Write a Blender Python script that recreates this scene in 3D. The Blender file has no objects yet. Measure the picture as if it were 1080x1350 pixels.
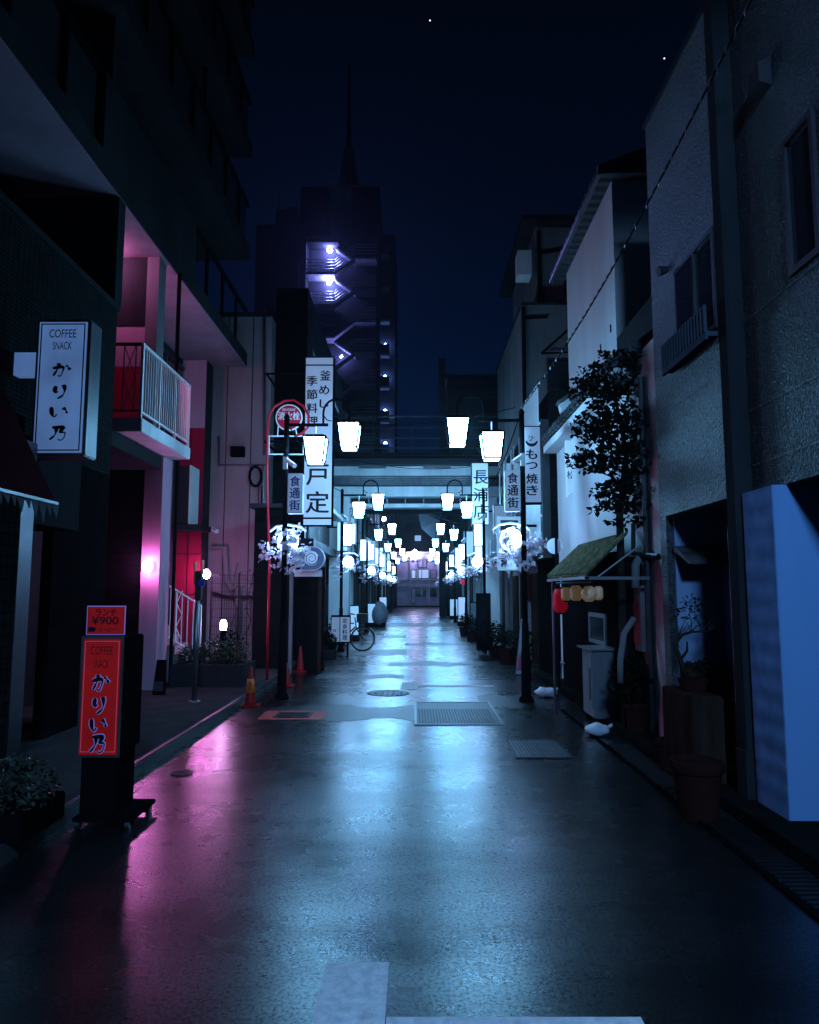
import bpy, bmesh, math, random
from mathutils import Vector, Matrix

# ------------------------------------------------------------------ camera, world, light, exposure
S = bpy.context.scene
COL = S.collection
FPX, HC = 950.0, 1.70                    # focal length in pixels of a 1080x1350 frame, eye height
PITCH, YAW = math.atan(103 / FPX), math.atan(6 / FPX)
cam = bpy.data.cameras.new('camera')
cam.sensor_fit = 'VERTICAL'
cam.sensor_height = 36
cam.lens = FPX * 36 / 1350
cam.clip_start, cam.clip_end = 0.05, 3000
camo = bpy.data.objects.new('camera', cam)
COL.objects.link(camo)
camo.location = (0, 0, HC)
camo.rotation_euler = (math.pi / 2 + PITCH, 0, YAW)
S.camera = camo

W = bpy.data.worlds.new('World')
S.world = W
W.use_nodes = True
nt = W.node_tree
bg = nt.nodes['Background']
tc = nt.nodes.new('ShaderNodeTexCoord')
sx = nt.nodes.new('ShaderNodeSeparateXYZ')
rp = nt.nodes.new('ShaderNodeValToRGB')
nt.links.new(tc.outputs['Generated'], sx.inputs[0])
nt.links.new(sx.outputs['Z'], rp.inputs[0])
nt.links.new(rp.outputs[0], bg.inputs[0])
e = rp.color_ramp.elements
e[0].position, e[0].color = 0.0, (.0006, .0062, .036, 1)
e[1].position, e[1].color = 0.75, (.0004, .0012, .004, 1)
k = e.new(.25); k.color = (.0004, .0042, .022, 1)
k = e.new(.5); k.color = (.0004, .0022, .0085, 1)
bg.inputs['Strength'].default_value = 1.0

S.view_settings.view_transform = 'Standard'
S.view_settings.look = 'None'
S.view_settings.exposure = 0
S.view_settings.gamma = 1
S.render.engine = 'CYCLES'
c = S.cycles
c.use_denoising = True
c.denoising_input_passes = 'RGB_ALBEDO_NORMAL'
c.use_adaptive_sampling = False
c.max_bounces, c.diffuse_bounces, c.glossy_bounces, c.transmission_bounces = 6, 3, 3, 4
c.sample_clamp_indirect = 4
c.caustics_reflective = c.caustics_refractive = False
rnd = random.Random(7)
L_LANTERN = 74.0

# ------------------------------------------------------------------ projection helpers (photo pixel at a real depth -> point)
cy, sy, cp, sp = math.cos(YAW), math.sin(YAW), math.cos(PITCH), math.sin(PITCH)
RT, FW, UP = Vector((cy, sy, 0)), Vector((-sy * cp, cy * cp, sp)), Vector((sy * sp, -cy * sp, cp))
def ray(px, py): return FW + RT * ((px - 540) / FPX) + UP * ((675 - py) / FPX)
def P(px, py, Y):
    d = ray(px, py); return Vector((0, 0, HC)) + d * (Y / d.y)
def G(px, py, z=0):
    d = ray(px, py); return Vector((0, 0, HC)) + d * ((z - HC) / d.z)

# ------------------------------------------------------------------ materials
def new_mat(name):
    m = bpy.data.materials.new(name); m.use_nodes = True
    n = m.node_tree.nodes; return m, n, m.node_tree.links, n['Principled BSDF']
def N(n, t, **kw):
    x = n.new('ShaderNode' + t)
    for a, b in kw.items(): setattr(x, a, b)
    return x
def mat(name, col, rough=.65, metal=0, var=.25, scale=4, bump=.15, bscale=60, spec=.2, streak=False):
    m, n, l, b = new_mat(name)
    t = N(n, 'TexCoord'); src = t.outputs['Object']
    if streak:
        mp = N(n, 'Mapping'); mp.inputs['Scale'].default_value = (1, 1, .18); l.new(src, mp.inputs[0]); src2 = mp.outputs[0]
    else: src2 = src
    nz = N(n, 'TexNoise'); nz.inputs['Scale'].default_value = scale; nz.inputs['Detail'].default_value = 6; nz.inputs['Roughness'].default_value = .65
    l.new(src2, nz.inputs['Vector'])
    r = N(n, 'ValToRGB'); r.color_ramp.elements[0].position = .3; r.color_ramp.elements[1].position = .72
    r.color_ramp.elements[0].color = tuple(x * (1 - var) for x in col) + (1,)
    r.color_ramp.elements[1].color = tuple(min(1, x * (1 + var * .6)) for x in col) + (1,)
    l.new(nz.outputs['Fac'], r.inputs[0]); l.new(r.outputs[0], b.inputs['Base Color'])
    b.inputs['Roughness'].default_value = rough; b.inputs['Metallic'].default_value = metal
    b.inputs['Specular IOR Level'].default_value = 0.0 if rough >= .6 else spec
    if bump:
        n2 = N(n, 'TexNoise'); n2.inputs['Scale'].default_value = bscale; n2.inputs['Detail'].default_value = 3
        l.new(src, n2.inputs['Vector'])
        bp = N(n, 'Bump'); bp.inputs['Strength'].default_value = bump; bp.inputs['Distance'].default_value = .01
        l.new(n2.outputs['Fac'], bp.inputs['Height']); l.new(bp.outputs[0], b.inputs['Normal'])
    return m
def emit(name, col, s, base=(.8, .8, .8)):
    m, n, l, b = new_mat(name)
    b.inputs['Base Color'].default_value = base + (1,); b.inputs['Roughness'].default_value = .4
    b.inputs['Emission Color'].default_value = col + (1,); b.inputs['Emission Strength'].default_value = s
    return m
def uneven(m, lo, hi, sc=1.6):
    n, l = m.node_tree.nodes, m.node_tree.links; b = n['Principled BSDF']; st = b.inputs['Emission Strength'].default_value
    t = N(n, 'TexCoord'); mp = N(n, 'Mapping'); mp.inputs['Scale'].default_value = (1, 1, .7); z = N(n, 'TexNoise'); z.inputs['Scale'].default_value = sc; z.inputs['Detail'].default_value = 3
    l.new(t.outputs['Object'], mp.inputs[0]); l.new(mp.outputs[0], z.inputs['Vector'])
    r = N(n, 'MapRange'); r.inputs[1].default_value = .3; r.inputs[2].default_value = .7; r.inputs[3].default_value = lo * st; r.inputs[4].default_value = hi * st
    l.new(z.outputs['Fac'], r.inputs[0]); l.new(r.outputs[0], b.inputs['Emission Strength'])
def swizzle(n, l, axis):
    t = N(n, 'TexCoord'); s = N(n, 'SeparateXYZ'); c_ = N(n, 'CombineXYZ')
    l.new(t.outputs['Object'], s.inputs[0])
    a, b_ = {'x': ('Y', 'Z'), 'y': ('X', 'Z'), 'z': ('X', 'Y')}[axis]
    l.new(s.outputs[a], c_.inputs[0]); l.new(s.outputs[b_], c_.inputs[1])
    return c_.outputs[0], t.outputs['Object']
def tile(name, c1, c2, mortar, w, h, axis, rough=.35, gap=.006, offset=0.0, bump=.5):
    m, n, l, b = new_mat(name)
    v, o = swizzle(n, l, axis)
    br = N(n, 'TexBrick'); br.offset = offset
    br.inputs['Scale'].default_value = 1; br.inputs['Brick Width'].default_value = w; br.inputs['Row Height'].default_value = h
    br.inputs['Mortar Size'].default_value = gap; br.inputs['Mortar Smooth'].default_value = .1
    for i, x in enumerate((c1, c2, mortar)): br.inputs[('Color1', 'Color2', 'Mortar')[i]].default_value = x + (1,)
    l.new(v, br.inputs['Vector'])
    nz = N(n, 'TexNoise'); nz.inputs['Scale'].default_value = 3; nz.inputs['Detail'].default_value = 5; l.new(o, nz.inputs['Vector'])
    mr = N(n, 'MapRange'); mr.inputs[3].default_value = .55; mr.inputs[4].default_value = 1.3; l.new(nz.outputs['Fac'], mr.inputs[0])
    mx = N(n, 'Mix', data_type='RGBA', blend_type='MULTIPLY'); mx.inputs[0].default_value = 1
    l.new(br.outputs['Color'], mx.inputs[6]); l.new(mr.outputs[0], mx.inputs[7]); l.new(mx.outputs[2], b.inputs['Base Color'])
    b.inputs['Roughness'].default_value = rough; b.inputs['Specular IOR Level'].default_value = .12 if rough < .5 else 0.0
    inv = N(n, 'Math', operation='SUBTRACT'); inv.inputs[0].default_value = 1; l.new(br.outputs['Fac'], inv.inputs[1])
    bp = N(n, 'Bump'); bp.inputs['Strength'].default_value = bump; bp.inputs['Distance'].default_value = .006
    l.new(inv.outputs[0], bp.inputs['Height']); l.new(bp.outputs[0], b.inputs['Normal'])
    return m
def ribbed(name, col, axis, pitch, rough=.5, metal=0, var=.3, dist=.012):
    """corrugated sheet or boards: bands along one object axis"""
    m, n, l, b = new_mat(name)
    t = N(n, 'TexCoord'); wv = N(n, 'TexWave'); wv.bands_direction = axis; wv.inputs['Scale'].default_value = .314 / pitch
    wv.inputs['Distortion'].default_value = .15
    l.new(t.outputs['Object'], wv.inputs['Vector'])
    nz = N(n, 'TexNoise'); nz.inputs['Scale'].default_value = 7; nz.inputs['Detail'].default_value = 7; l.new(t.outputs['Object'], nz.inputs['Vector'])
    r = N(n, 'ValToRGB'); r.color_ramp.elements[0].position = .35; r.color_ramp.elements[1].position = .7
    r.color_ramp.elements[0].color = tuple(x * (1 - var) for x in col) + (1,); r.color_ramp.elements[1].color = col + (1,)
    l.new(nz.outputs['Fac'], r.inputs[0]); l.new(r.outputs[0], b.inputs['Base Color'])
    b.inputs['Roughness'].default_value = rough; b.inputs['Metallic'].default_value = metal; b.inputs['Specular IOR Level'].default_value = .15 if rough < .5 else 0.0
    bp = N(n, 'Bump'); bp.inputs['Strength'].default_value = .8; bp.inputs['Distance'].default_value = dist
    l.new(wv.outputs['Fac'], bp.inputs['Height']); l.new(bp.outputs[0], b.inputs['Normal'])
    return m

def asphalt():
    m, n, l, b = new_mat('wet_asphalt')
    t = N(n, 'TexCoord'); o = t.outputs['Object']
    big = N(n, 'Mapping'); big.inputs['Scale'].default_value = (.45, .62, 1); l.new(o, big.inputs[0])
    n1 = N(n, 'TexNoise'); n1.inputs['Scale'].default_value = 1.0; n1.inputs['Detail'].default_value = 5; n1.inputs['Roughness'].default_value = .6; n1.inputs['Distortion'].default_value = .3
    l.new(big.outputs[0], n1.inputs['Vector'])
    n2 = N(n, 'TexNoise'); n2.inputs['Scale'].default_value = 70; n2.inputs['Detail'].default_value = 4; n2.inputs['Roughness'].default_value = .75; l.new(o, n2.inputs['Vector'])
    vo = N(n, 'TexVoronoi'); vo.inputs['Scale'].default_value = 95; l.new(o, vo.inputs['Vector'])
    n3 = N(n, 'TexNoise'); n3.inputs['Scale'].default_value = 6; n3.inputs['Detail'].default_value = 5; l.new(o, n3.inputs['Vector'])
    # colour: dark binder with paler stones
    r = N(n, 'ValToRGB'); r.color_ramp.elements[0].position = .35; r.color_ramp.elements[1].position = .75
    r.color_ramp.elements[0].color = (.002, .0025, .003, 1); r.color_ramp.elements[1].color = (.012, .013, .014, 1)
    l.new(n2.outputs['Fac'], r.inputs[0]); l.new(r.outputs[0], b.inputs['Base Color'])
    # wet film: smoother in broad patches
    rr = N(n, 'ValToRGB'); rr.color_ramp.elements[0].position = .25; rr.color_ramp.elements[1].position = .75
    rr.color_ramp.elements[0].color = (.24, .24, .24, 1); rr.color_ramp.elements[1].color = (.315, .315, .315, 1)
    l.new(n1.outputs['Fac'], rr.inputs[0])
    ad = N(n, 'Math', operation='MULTIPLY_ADD'); ad.inputs[1].default_value = .08; l.new(n3.outputs['Fac'], ad.inputs[0]); 
    sb = N(n, 'Math', operation='SUBTRACT'); sb.inputs[1].default_value = .04; l.new(rr.outputs[0], sb.inputs[0]); l.new(sb.outputs[0], ad.inputs[2])
    l.new(ad.outputs[0], b.inputs['Roughness'])
    sg = N(n, 'MapRange'); sg.inputs[1].default_value = .38; sg.inputs[2].default_value = .56; sg.inputs[3].default_value = .06; sg.inputs[4].default_value = .95
    n4 = N(n, 'TexNoise'); n4.inputs['Scale'].default_value = 52; n4.inputs['Detail'].default_value = 5; n4.inputs['Roughness'].default_value = .8; l.new(o, n4.inputs['Vector'])
    n5 = N(n, 'TexNoise'); n5.inputs['Scale'].default_value = 1.0; n5.inputs['Detail'].default_value = 5; n5.inputs['Roughness'].default_value = .6; mp5 = N(n, 'Mapping'); mp5.inputs['Scale'].default_value = (.55, 1.15, 1); l.new(o, mp5.inputs[0]); l.new(mp5.outputs[0], n5.inputs['Vector'])
    wr = N(n, 'MapRange'); wr.inputs[1].default_value = .36; wr.inputs[2].default_value = .62; wr.inputs[3].default_value = .35; wr.inputs[4].default_value = 1.3; l.new(n5.outputs['Fac'], wr.inputs[0])
    l.new(n4.outputs['Fac'], sg.inputs[0])
    sm = N(n, 'Math', operation='MULTIPLY'); l.new(sg.outputs[0], sm.inputs[0]); l.new(wr.outputs[0], sm.inputs[1])
    l.new(sm.outputs[0], b.inputs['Specular IOR Level'])
    mixh = N(n, 'Math', operation='MULTIPLY_ADD'); mixh.inputs[1].default_value = .7
    l.new(vo.outputs['Distance'], mixh.inputs[0]); l.new(n2.outputs['Fac'], mixh.inputs[2])
    bp = N(n, 'Bump'); bp.inputs['Distance'].default_value = .0016
    bs = N(n, 'MapRange'); bs.inputs[1].default_value = .3; bs.inputs[2].default_value = .7; bs.inputs[3].default_value = .17; bs.inputs[4].default_value = .25
    l.new(n1.outputs['Fac'], bs.inputs[0]); l.new(bs.outputs[0], bp.inputs['Strength'])
    l.new(mixh.outputs[0], bp.inputs['Height']); l.new(bp.outputs[0], b.inputs['Normal'])
    return m
def petal():
    m, n, l, b = new_mat('white_petal')
    b.inputs['Base Color'].default_value = (.85, .80, .84, 1); b.inputs['Roughness'].default_value = .7; b.inputs['Specular IOR Level'].default_value = 0
    tr = N(n, 'BsdfTranslucent'); tr.inputs[0].default_value = (.85, .8, .88, 1)
    mx = N(n, 'MixShader'); mx.inputs[0].default_value = .5
    l.new(b.outputs[0], mx.inputs[1]); l.new(tr.outputs[0], mx.inputs[2]); l.new(mx.outputs[0], n['Material Output'].inputs['Surface'])
    return m
def stucco(name, col):
    m, n, l, b = new_mat(name)
    t = N(n, 'TexCoord'); o = t.outputs['Object']
    v = N(n, 'TexNoise'); v.inputs['Scale'].default_value = 34; v.inputs['Detail'].default_value = 4; v.inputs['Distortion'].default_value = 1.6; l.new(o, v.inputs['Vector'])
    v2 = N(n, 'TexVoronoi'); v2.inputs['Scale'].default_value = 40; l.new(o, v2.inputs['Vector'])
    mx = N(n, 'Math', operation='MULTIPLY_ADD'); mx.inputs[1].default_value = .5; l.new(v2.outputs['Distance'], mx.inputs[0]); l.new(v.outputs['Fac'], mx.inputs[2])
    n2 = N(n, 'TexNoise'); n2.inputs['Scale'].default_value = 1.2; n2.inputs['Detail'].default_value = 5; l.new(o, n2.inputs['Vector'])
    r = N(n, 'ValToRGB'); r.color_ramp.elements[0].position = .3; r.color_ramp.elements[1].position = .75
    r.color_ramp.elements[0].color = tuple(x * .65 for x in col) + (1,); r.color_ramp.elements[1].color = tuple(x * 1.15 for x in col) + (1,)
    n3 = N(n, 'TexNoise'); n3.inputs['Scale'].default_value = 42; n3.inputs['Detail'].default_value = 5; n3.inputs['Roughness'].default_value = .75; n3.inputs['Distortion'].default_value = 1.0; l.new(o, n3.inputs['Vector'])
    gr = N(n, 'MapRange'); gr.inputs[1].default_value = .40; gr.inputs[2].default_value = .66; gr.inputs[3].default_value = .35; gr.inputs[4].default_value = 2.3; l.new(n3.outputs['Fac'], gr.inputs[0])
    mc = N(n, 'Mix', data_type='RGBA', blend_type='MULTIPLY'); mc.inputs[0].default_value = 1; mc.clamp_result = False
    l.new(n2.outputs['Fac'], r.inputs[0]); l.new(r.outputs[0], mc.inputs[6]); l.new(gr.outputs[0], mc.inputs[7]); l.new(mc.outputs[2], b.inputs['Base Color'])
    b.inputs['Roughness'].default_value = .42; b.inputs['Specular IOR Level'].default_value = .4
    bp = N(n, 'Bump'); bp.inputs['Strength'].default_value = 1; bp.inputs['Distance'].default_value = .055
    l.new(mx.outputs[0], bp.inputs['Height']); l.new(bp.outputs[0], b.inputs['Normal'])
    return m

M = dict(
    asphalt=asphalt(),
    drytar=mat('dull_tar', (.008, .009, .010), .38, var=.4, scale=9, bump=.35, bscale=90, spec=.3),
    pave=tile('paving', (.05, .05, .05), (.04, .04, .042), (.03, .03, .03), .3, .3, 'z', .5, .004),
    brickpave=tile('brick_paving', (.22, .20, .19), (.14, .13, .13), (.03, .03, .03), .22, .45, 'z', .4, .02, .5),
    kerb=mat('kerb_stone', (.045, .047, .05), .45, bump=.3),
    ground=mat('ground', (.010, .010, .010), .8),
    paint=mat('road_paint', (.75, .76, .75), .6, var=.3, scale=18, bump=.4, bscale=120),
    redpaint=mat('red_road_paint', (.5, .07, .05), .5, var=.5, scale=20, bump=.3),
    iron=mat('cast_iron', (.028, .028, .03), .45, .8, bump=.3),
    steel=mat('galvanised_steel', (.20, .21, .22), .38, .9, var=.3),
    black=mat('black_paint', (.005, .005, .006), .6, var=.2, bump=.05, spec=.12),
    darkmetal=mat('dark_metal', (.03, .032, .035), .45, .3),
    frameblack=mat('frame_black', (.0015, .0015, .0017), .9, var=0, bump=0),
    white=mat('white_paint', (.75, .75, .74), .45, var=.15, scale=9, streak=True, bump=.05),
    whitemetal=mat('white_enamel', (.72, .73, .72), .35, var=.12, bump=.03),
    signwhite=mat('sign_acrylic', (.74, .77, .80), .3, var=.10, scale=3, bump=.02),
    coffeeface=emit('dim_glow_acrylic', (.20, .42, 1.0), .30, (.6, .65, .7)),
    ink=mat('sign_ink', (.006, .006, .008), .5, var=.1, bump=0),
    inkbrown=mat('brown_ink', (.03, .012, .006), .5, bump=0),
    bluetext=mat('blue_ink', (.02, .05, .30), .5, bump=0),
    signred=emit('red_sign_face', (.9, .01, .012), .12, (.30, .008, .008)),
    signpink=emit('pink_sign_line', (.8, .10, .16), .2, (.6, .12, .16)),
    outline=emit('lilac_outline', (.25, .18, .55), .16, (.45, .35, .7)),
    red=mat('red_paint', (.55, .012, .03), .35, var=.2),
    pinkwall=mat('pink_plaster', (.46, .30, .38), .75, var=.12, streak=True),
    redwall=mat('crimson_plaster', (.34, .014, .05), .65, var=.18, streak=True),
    greyconc=mat('grey_concrete', (.17, .175, .18), .8, var=.3, scale=2.5, streak=True, bump=.25),
    paleconc=mat('pale_concrete', (.60, .62, .62), .8, var=.25, scale=2, streak=True, bump=.2),
    darkconc=mat('dark_concrete', (.026, .028, .03), .85, var=.3, scale=2, streak=True, bump=.2),
    soffit=mat('painted_soffit', (.23, .17, .215), .8, var=.2, scale=1.6),
    beige=mat('beige_panel', (.40, .385, .38), .7, var=.18, scale=2, streak=True),
    plaster=mat('white_plaster', (.55, .56, .56), .8, var=.14, scale=1.2, streak=True, bump=.2, bscale=30),
    bluewall=mat('blue_render', (.15, .30, .54), .8, var=.15, scale=1.0, streak=True, bump=.3, bscale=160),
    recesswall=mat('pale_blue_plaster', (.22, .32, .48), .8, var=.2, scale=2, streak=True),
    bluesiding=ribbed('blue_siding', (.14, .24, .43), 'Z', .175, .8, dist=.006),
    stucco=stucco('spatter_stucco', (.085, .095, .10)), stucco_shaded=stucco('shaded_spatter_stucco', (.026, .03, .032)),
    mosaicx=tile('mosaic_tile', (.020, .024, .024), (.014, .017, .017), (.006, .006, .006), .095, .045, 'x', .7, .005),
    mosaicy=tile('mosaic_tile_end', (.020, .024, .024), (.014, .017, .017), (.006, .006, .006), .095, .045, 'y', .7, .005),
    shoptile=tile('shop_tile', (.014, .017, .017), (.009, .012, .012), (.003, .003, .003), .10, .10, 'x', .6, .007),
    shoptiley=tile('shop_tile_end', (.014, .017, .017), (.009, .012, .012), (.003, .003, .003), .10, .10, 'y', .6, .007),
    greytile=tile('grey_tile', (.09, .10, .105), (.065, .07, .075), (.02, .02, .02), .23, .075, 'x', .4, .006, .5),
    greytiley=tile('grey_tile_end', (.09, .10, .105), (.065, .07, .075), (.02, .02, .02), .23, .075, 'y', .4, .006, .5),
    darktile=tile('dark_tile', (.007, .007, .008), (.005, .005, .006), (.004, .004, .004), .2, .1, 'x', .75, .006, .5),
    glass=mat('dark_glass', (.012, .015, .018), .08, var=.2, bump=.02, spec=.7),
    wood=mat('dark_wood', (.035, .022, .016), .6, var=.5, scale=9, streak=True, bump=.3),
    slat=ribbed('dark_boards', (.008, .008, .008), 'Z', .12, .7, dist=.005),
    shutter=ribbed('steel_shutter', (.14, .15, .16), 'Z', .07, .4, .6, dist=.012),
    rooftile=ribbed('kawara_tile', (.06, .065, .07), 'Y', .24, .4, dist=.04),
    awnred=mat('maroon_canvas', (.045, .010, .014), .9, var=.3, bump=.3, bscale=200, spec=.05),
    canvas=mat('grey_canvas', (.12, .12, .13), .85, var=.3, bump=.3, bscale=200),
    mossroof=ribbed('mossy_corrugated_sheet', (.26, .25, .14), 'Y', .09, .75, var=.6, dist=.02),
    paper=emit('tan_lantern_paper', (.55, .38, .18), .10, (.55, .46, .30)),
    redpaper=emit('red_lantern_paper', (.8, .01, .04), .12, (.6, .015, .04)),
    terracotta=mat('terracotta', (.035, .012, .010), .7, bump=.2),
    soil=mat('soil', (.02, .015, .012), .95),
    bark=mat('bark', (.03, .024, .02), .85, var=.4, bump=.6, bscale=40),
    leaf=mat('dark_leaf', (.006, .010, .006), .6, var=.4, scale=14),
    leaf2=mat('shrub_leaf', (.05, .055, .03), .5, var=.5, scale=14),
    leafpale=mat('variegated_leaf', (.03, .038, .026), .45, var=.4, scale=14),
    petal=petal(),
    plastic=mat('white_plastic', (.6, .62, .66), .35, var=.1, bump=.2, bscale=14),
    appliance=mat('grey_enamel', (.15, .155, .17), .4, var=.2, streak=True),
    bluebin=mat('blue_plastic', (.03, .09, .22), .4),
    conered=mat('cone_red', (.34, .015, .015), .4, var=.25),
    amber=emit('reflective_amber_glow', (1, .30, .04), .03, (.34, .10, .015)),  # slight glow put into the band in place of returned light
    rubber=mat('tyre_rubber', (.015, .015, .015), .7, bump=.1),
    stainless=mat('stainless_steel', (.16, .17, .19), .35, 1, var=.15, bump=.03),
    signblue=mat('blue_sign_face', (.02, .05, .4), .35, bump=0),
    poster=mat('faded_pink_poster', (.35, .06, .12), .6, var=.5, scale=20, bump=0),
    posterred=mat('dull_red_poster', (.22, .05, .05), .6, var=.3, scale=20, bump=0),
    slate=mat('slate_grey_panel', (.09, .12, .19), .5, bump=.02),
    blind=mat('window_blind', (.012, .022, .026), .5, var=.1, bump=0),
    bluegrey=mat('blue_grey_paint', (.05, .065, .085), .6, bump=.02),
    finpaint=mat('dark_render', (.022, .025, .027), .7, var=.35, scale=3, streak=True, bump=.3, bscale=70),
    cloth=mat('grey_fabric', (.22, .24, .27), .8, var=.2),
    facade=mat('lilac_facade', (.66, .58, .80), .7, var=.25, scale=1.5),
    # light givers (below)
    lantern=emit('lit_lantern_glass', (.20, .58, 1.0), L_LANTERN),
    panel_lit=emit('lit_sign_box', (.26, .56, 1.0), 20),
    globe=emit('lit_globe', (.28, .52, 1.0), 40),
    signface=emit('faint_glow_sign_face', (.42, .62, 1.0), .16, (.6, .63, .66)),  # faint glow put into sign faces, the unlit name boards too
    signface_far=emit('backlit_sign_face_far', (.30, .62, 1.0), .6, (.6, .63, .66)),
    walllamp=emit('lit_wall_lamp', (1.0, .25, .85), 165),
    pink_fill=emit('pink_fill_glow', (1.0, .28, .74), 125),
    bollard=emit('lit_bollard_head', (.95, .42, 1.0), 130),
    stairlamp=emit('lit_stair_lamp', (.24, .26, 1.0), 560),
    balclamp=emit('lit_balcony_lamp', (.16, .30, 1.0), 130),
    panel_dim=emit('dim_lit_sign_box', (.35, .62, 1.0), 3.0, (.6, .6, .6)),
    litwin=emit('lit_window', (.35, .55, 1.0), .7),
    violet_fill=emit('violet_fill_glow', (.55, .52, 1.0), 190),
    farlamp=emit('far_lamp', (.45, .50, 1.0), 60),
    star=emit('star', (.8, .9, 1.0), 3),
)

for k_, sc_ in (('signface', 1.6), ('signface_far', 1.6), ('coffeeface', 2.4), ('signred', 3), ('panel_dim', 2)): uneven(M[k_], .72, 1.25, sc_)
for m_ in M.values():
    es = m_.node_tree.nodes['Principled BSDF'].inputs['Emission Strength'].default_value
    if es > 0: m_.cycles.emission_sampling = 'FRONT' if es > 5 else 'NONE'
# ------------------------------------------------------------------ mesh building
def wloc(o):
    v = Vector((0, 0, 0))
    while o: v += o.location; o = o.parent
    return v
class MB:
    def __init__(s): s.v, s.f = [], []
    def add(s, vs, fs):
        b = len(s.v); s.v += [Vector(x) for x in vs]; s.f += [tuple(i + b for i in f) for f in fs]; return s
    def box(s, x0, x1, y0, y1, z0, z1):
        if x0 > x1: x0, x1 = x1, x0
        if y0 > y1: y0, y1 = y1, y0
        if z0 > z1: z0, z1 = z1, z0
        return s.add([(x, y, z) for z in (z0, z1) for y in (y0, y1) for x in (x0, x1)],
                     [(0, 2, 3, 1), (4, 5, 7, 6), (0, 1, 5, 4), (2, 6, 7, 3), (0, 4, 6, 2), (1, 3, 7, 5)])
    def prism(s, pts, off):
        """closed polygon pushed along off"""
        n = len(pts); off = Vector(off); a = [Vector(p) for p in pts]
        return s.add(a + [p + off for p in a], [tuple(range(n))[::-1], tuple(range(n, 2 * n))] + [(i, (i + 1) % n, n + (i + 1) % n, n + i) for i in range(n)])
    def tube(s, pts, r, n=8, cap=True):
        pts = [Vector(p) for p in pts]; rs = r if isinstance(r, (list, tuple)) else [r] * len(pts)
        vs, fs = [], []
        u = None
        for i, p in enumerate(pts):
            t = (pts[min(i + 1, len(pts) - 1)] - pts[max(i - 1, 0)]).normalized()
            if u is None:
                u = t.cross(Vector((0, 0, 1))) if abs(t.z) < .95 else t.cross(Vector((1, 0, 0)))
            u = (u - t * u.dot(t)).normalized(); w = t.cross(u)
            for j in range(n):
                a = 2 * math.pi * j / n
                vs.append(p + (u * math.cos(a) + w * math.sin(a)) * rs[i])
        for i in range(len(pts) - 1):
            for j in range(n):
                fs.append((i * n + j, i * n + (j + 1) % n, (i + 1) * n + (j + 1) % n, (i + 1) * n + j))
        if cap: fs += [tuple(range(n))[::-1], tuple(range((len(pts) - 1) * n, len(pts) * n))]
        return s.add(vs, fs)
    def lathe(s, c_, prof, n=20, axis='z'):
        """prof: (radius, height) from bottom to top"""
        vs, fs = [], []
        for r, h in prof:
            for j in range(n):
                a = 2 * math.pi * j / n; x, y = r * math.cos(a), r * math.sin(a)
                vs.append(Vector(c_) + (Vector((x, y, h)) if axis == 'z' else Vector((x, -h, y)) if axis == 'y' else Vector((h, x, y))))
        for i in range(len(prof) - 1):
            for j in range(n):
                fs.append((i * n + j, i * n + (j + 1) % n, (i + 1) * n + (j + 1) % n, (i + 1) * n + j))
        fs += [tuple(range(n))[::-1], tuple(range((len(prof) - 1) * n, len(prof) * n))]
        return s.add(vs, fs)
    def ball(s, c_, r, n=20, m=12, sq=(1, 1, 1)):
        prof = [(max(.002, math.sin(math.pi * i / m)) * r, -math.cos(math.pi * i / m) * r) for i in range(m + 1)]
        t = MB().lathe((0, 0, 0), prof, n)
        return s.add([Vector(c_) + Vector((v.x * sq[0], v.y * sq[1], v.z * sq[2])) for v in t.v], t.f)
    def leaves(s, c_, rad, n, size, rg, flat=0):
        c_ = Vector(c_)
        for _ in range(n):
            while True:
                q = Vector((rg.uniform(-1, 1), rg.uniform(-1, 1), rg.uniform(-1, 1)))
                if q.length < 1: break
            p = c_ + Vector((q.x * rad[0], q.y * rad[1], q.z * rad[2]))
            d = Vector((rg.gauss(0, 1), rg.gauss(0, 1), rg.gauss(0, .6) - flat)).normalized()
            w = d.cross(Vector((rg.gauss(0, 1), rg.gauss(0, 1), rg.gauss(0, 1)))).normalized()
            L = size * rg.uniform(.6, 1.3); b = L * rg.uniform(.22, .36); up = d.cross(w) * L * .12
            s.add([p, p + d * L * .5 + w * b + up, p + d * L, p + d * L * .5 - w * b + up], [(0, 1, 2), (0, 2, 3)])
        return s
    def petals(s, c_, r, rg):
        """one five petalled blossom"""
        c_ = Vector(c_); d = Vector((rg.gauss(0, 1), rg.gauss(0, 1) - .8, rg.gauss(0, 1))).normalized()
        u = d.cross(Vector((0, 0, 1))).normalized() if abs(d.z) < .9 else Vector((1, 0, 0)); w = d.cross(u)
        for j in range(5):
            a = 2 * math.pi * j / 5 + .2
            q = lambda rr, aa, h: c_ + (u * math.cos(aa) + w * math.sin(aa)) * rr + d * h
            s.add([q(0, a, 0), q(r * .75, a - .5, r * .2), q(r, a, r * .3), q(r * .75, a + .5, r * .2)], [(0, 1, 2, 3)])
        return s
    def text(s, txt, c_, w, h, right=(1, 0, 0), up=(0, 0, 1), keep=False, th=.0015, bold=0.0, shear=0.0):
        """glyphs fitted into a w x h cell centred on c_"""
        cu = bpy.data.curves.new('glyphs', 'FONT'); cu.body = txt; cu.size = 1; cu.shear = shear; cu.resolution_u = 4
        ob = bpy.data.objects.new('glyphs', cu); COL.objects.link(ob)
        me = bpy.data.meshes.new_from_object(ob.evaluated_get(bpy.context.evaluated_depsgraph_get()))
        vs = [v.co.copy() for v in me.vertices]; fs = [tuple(p.vertices) for p in me.polygons]
        bpy.data.objects.remove(ob); bpy.data.curves.remove(cu); bpy.data.meshes.remove(me)
        if not vs: return s
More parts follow.
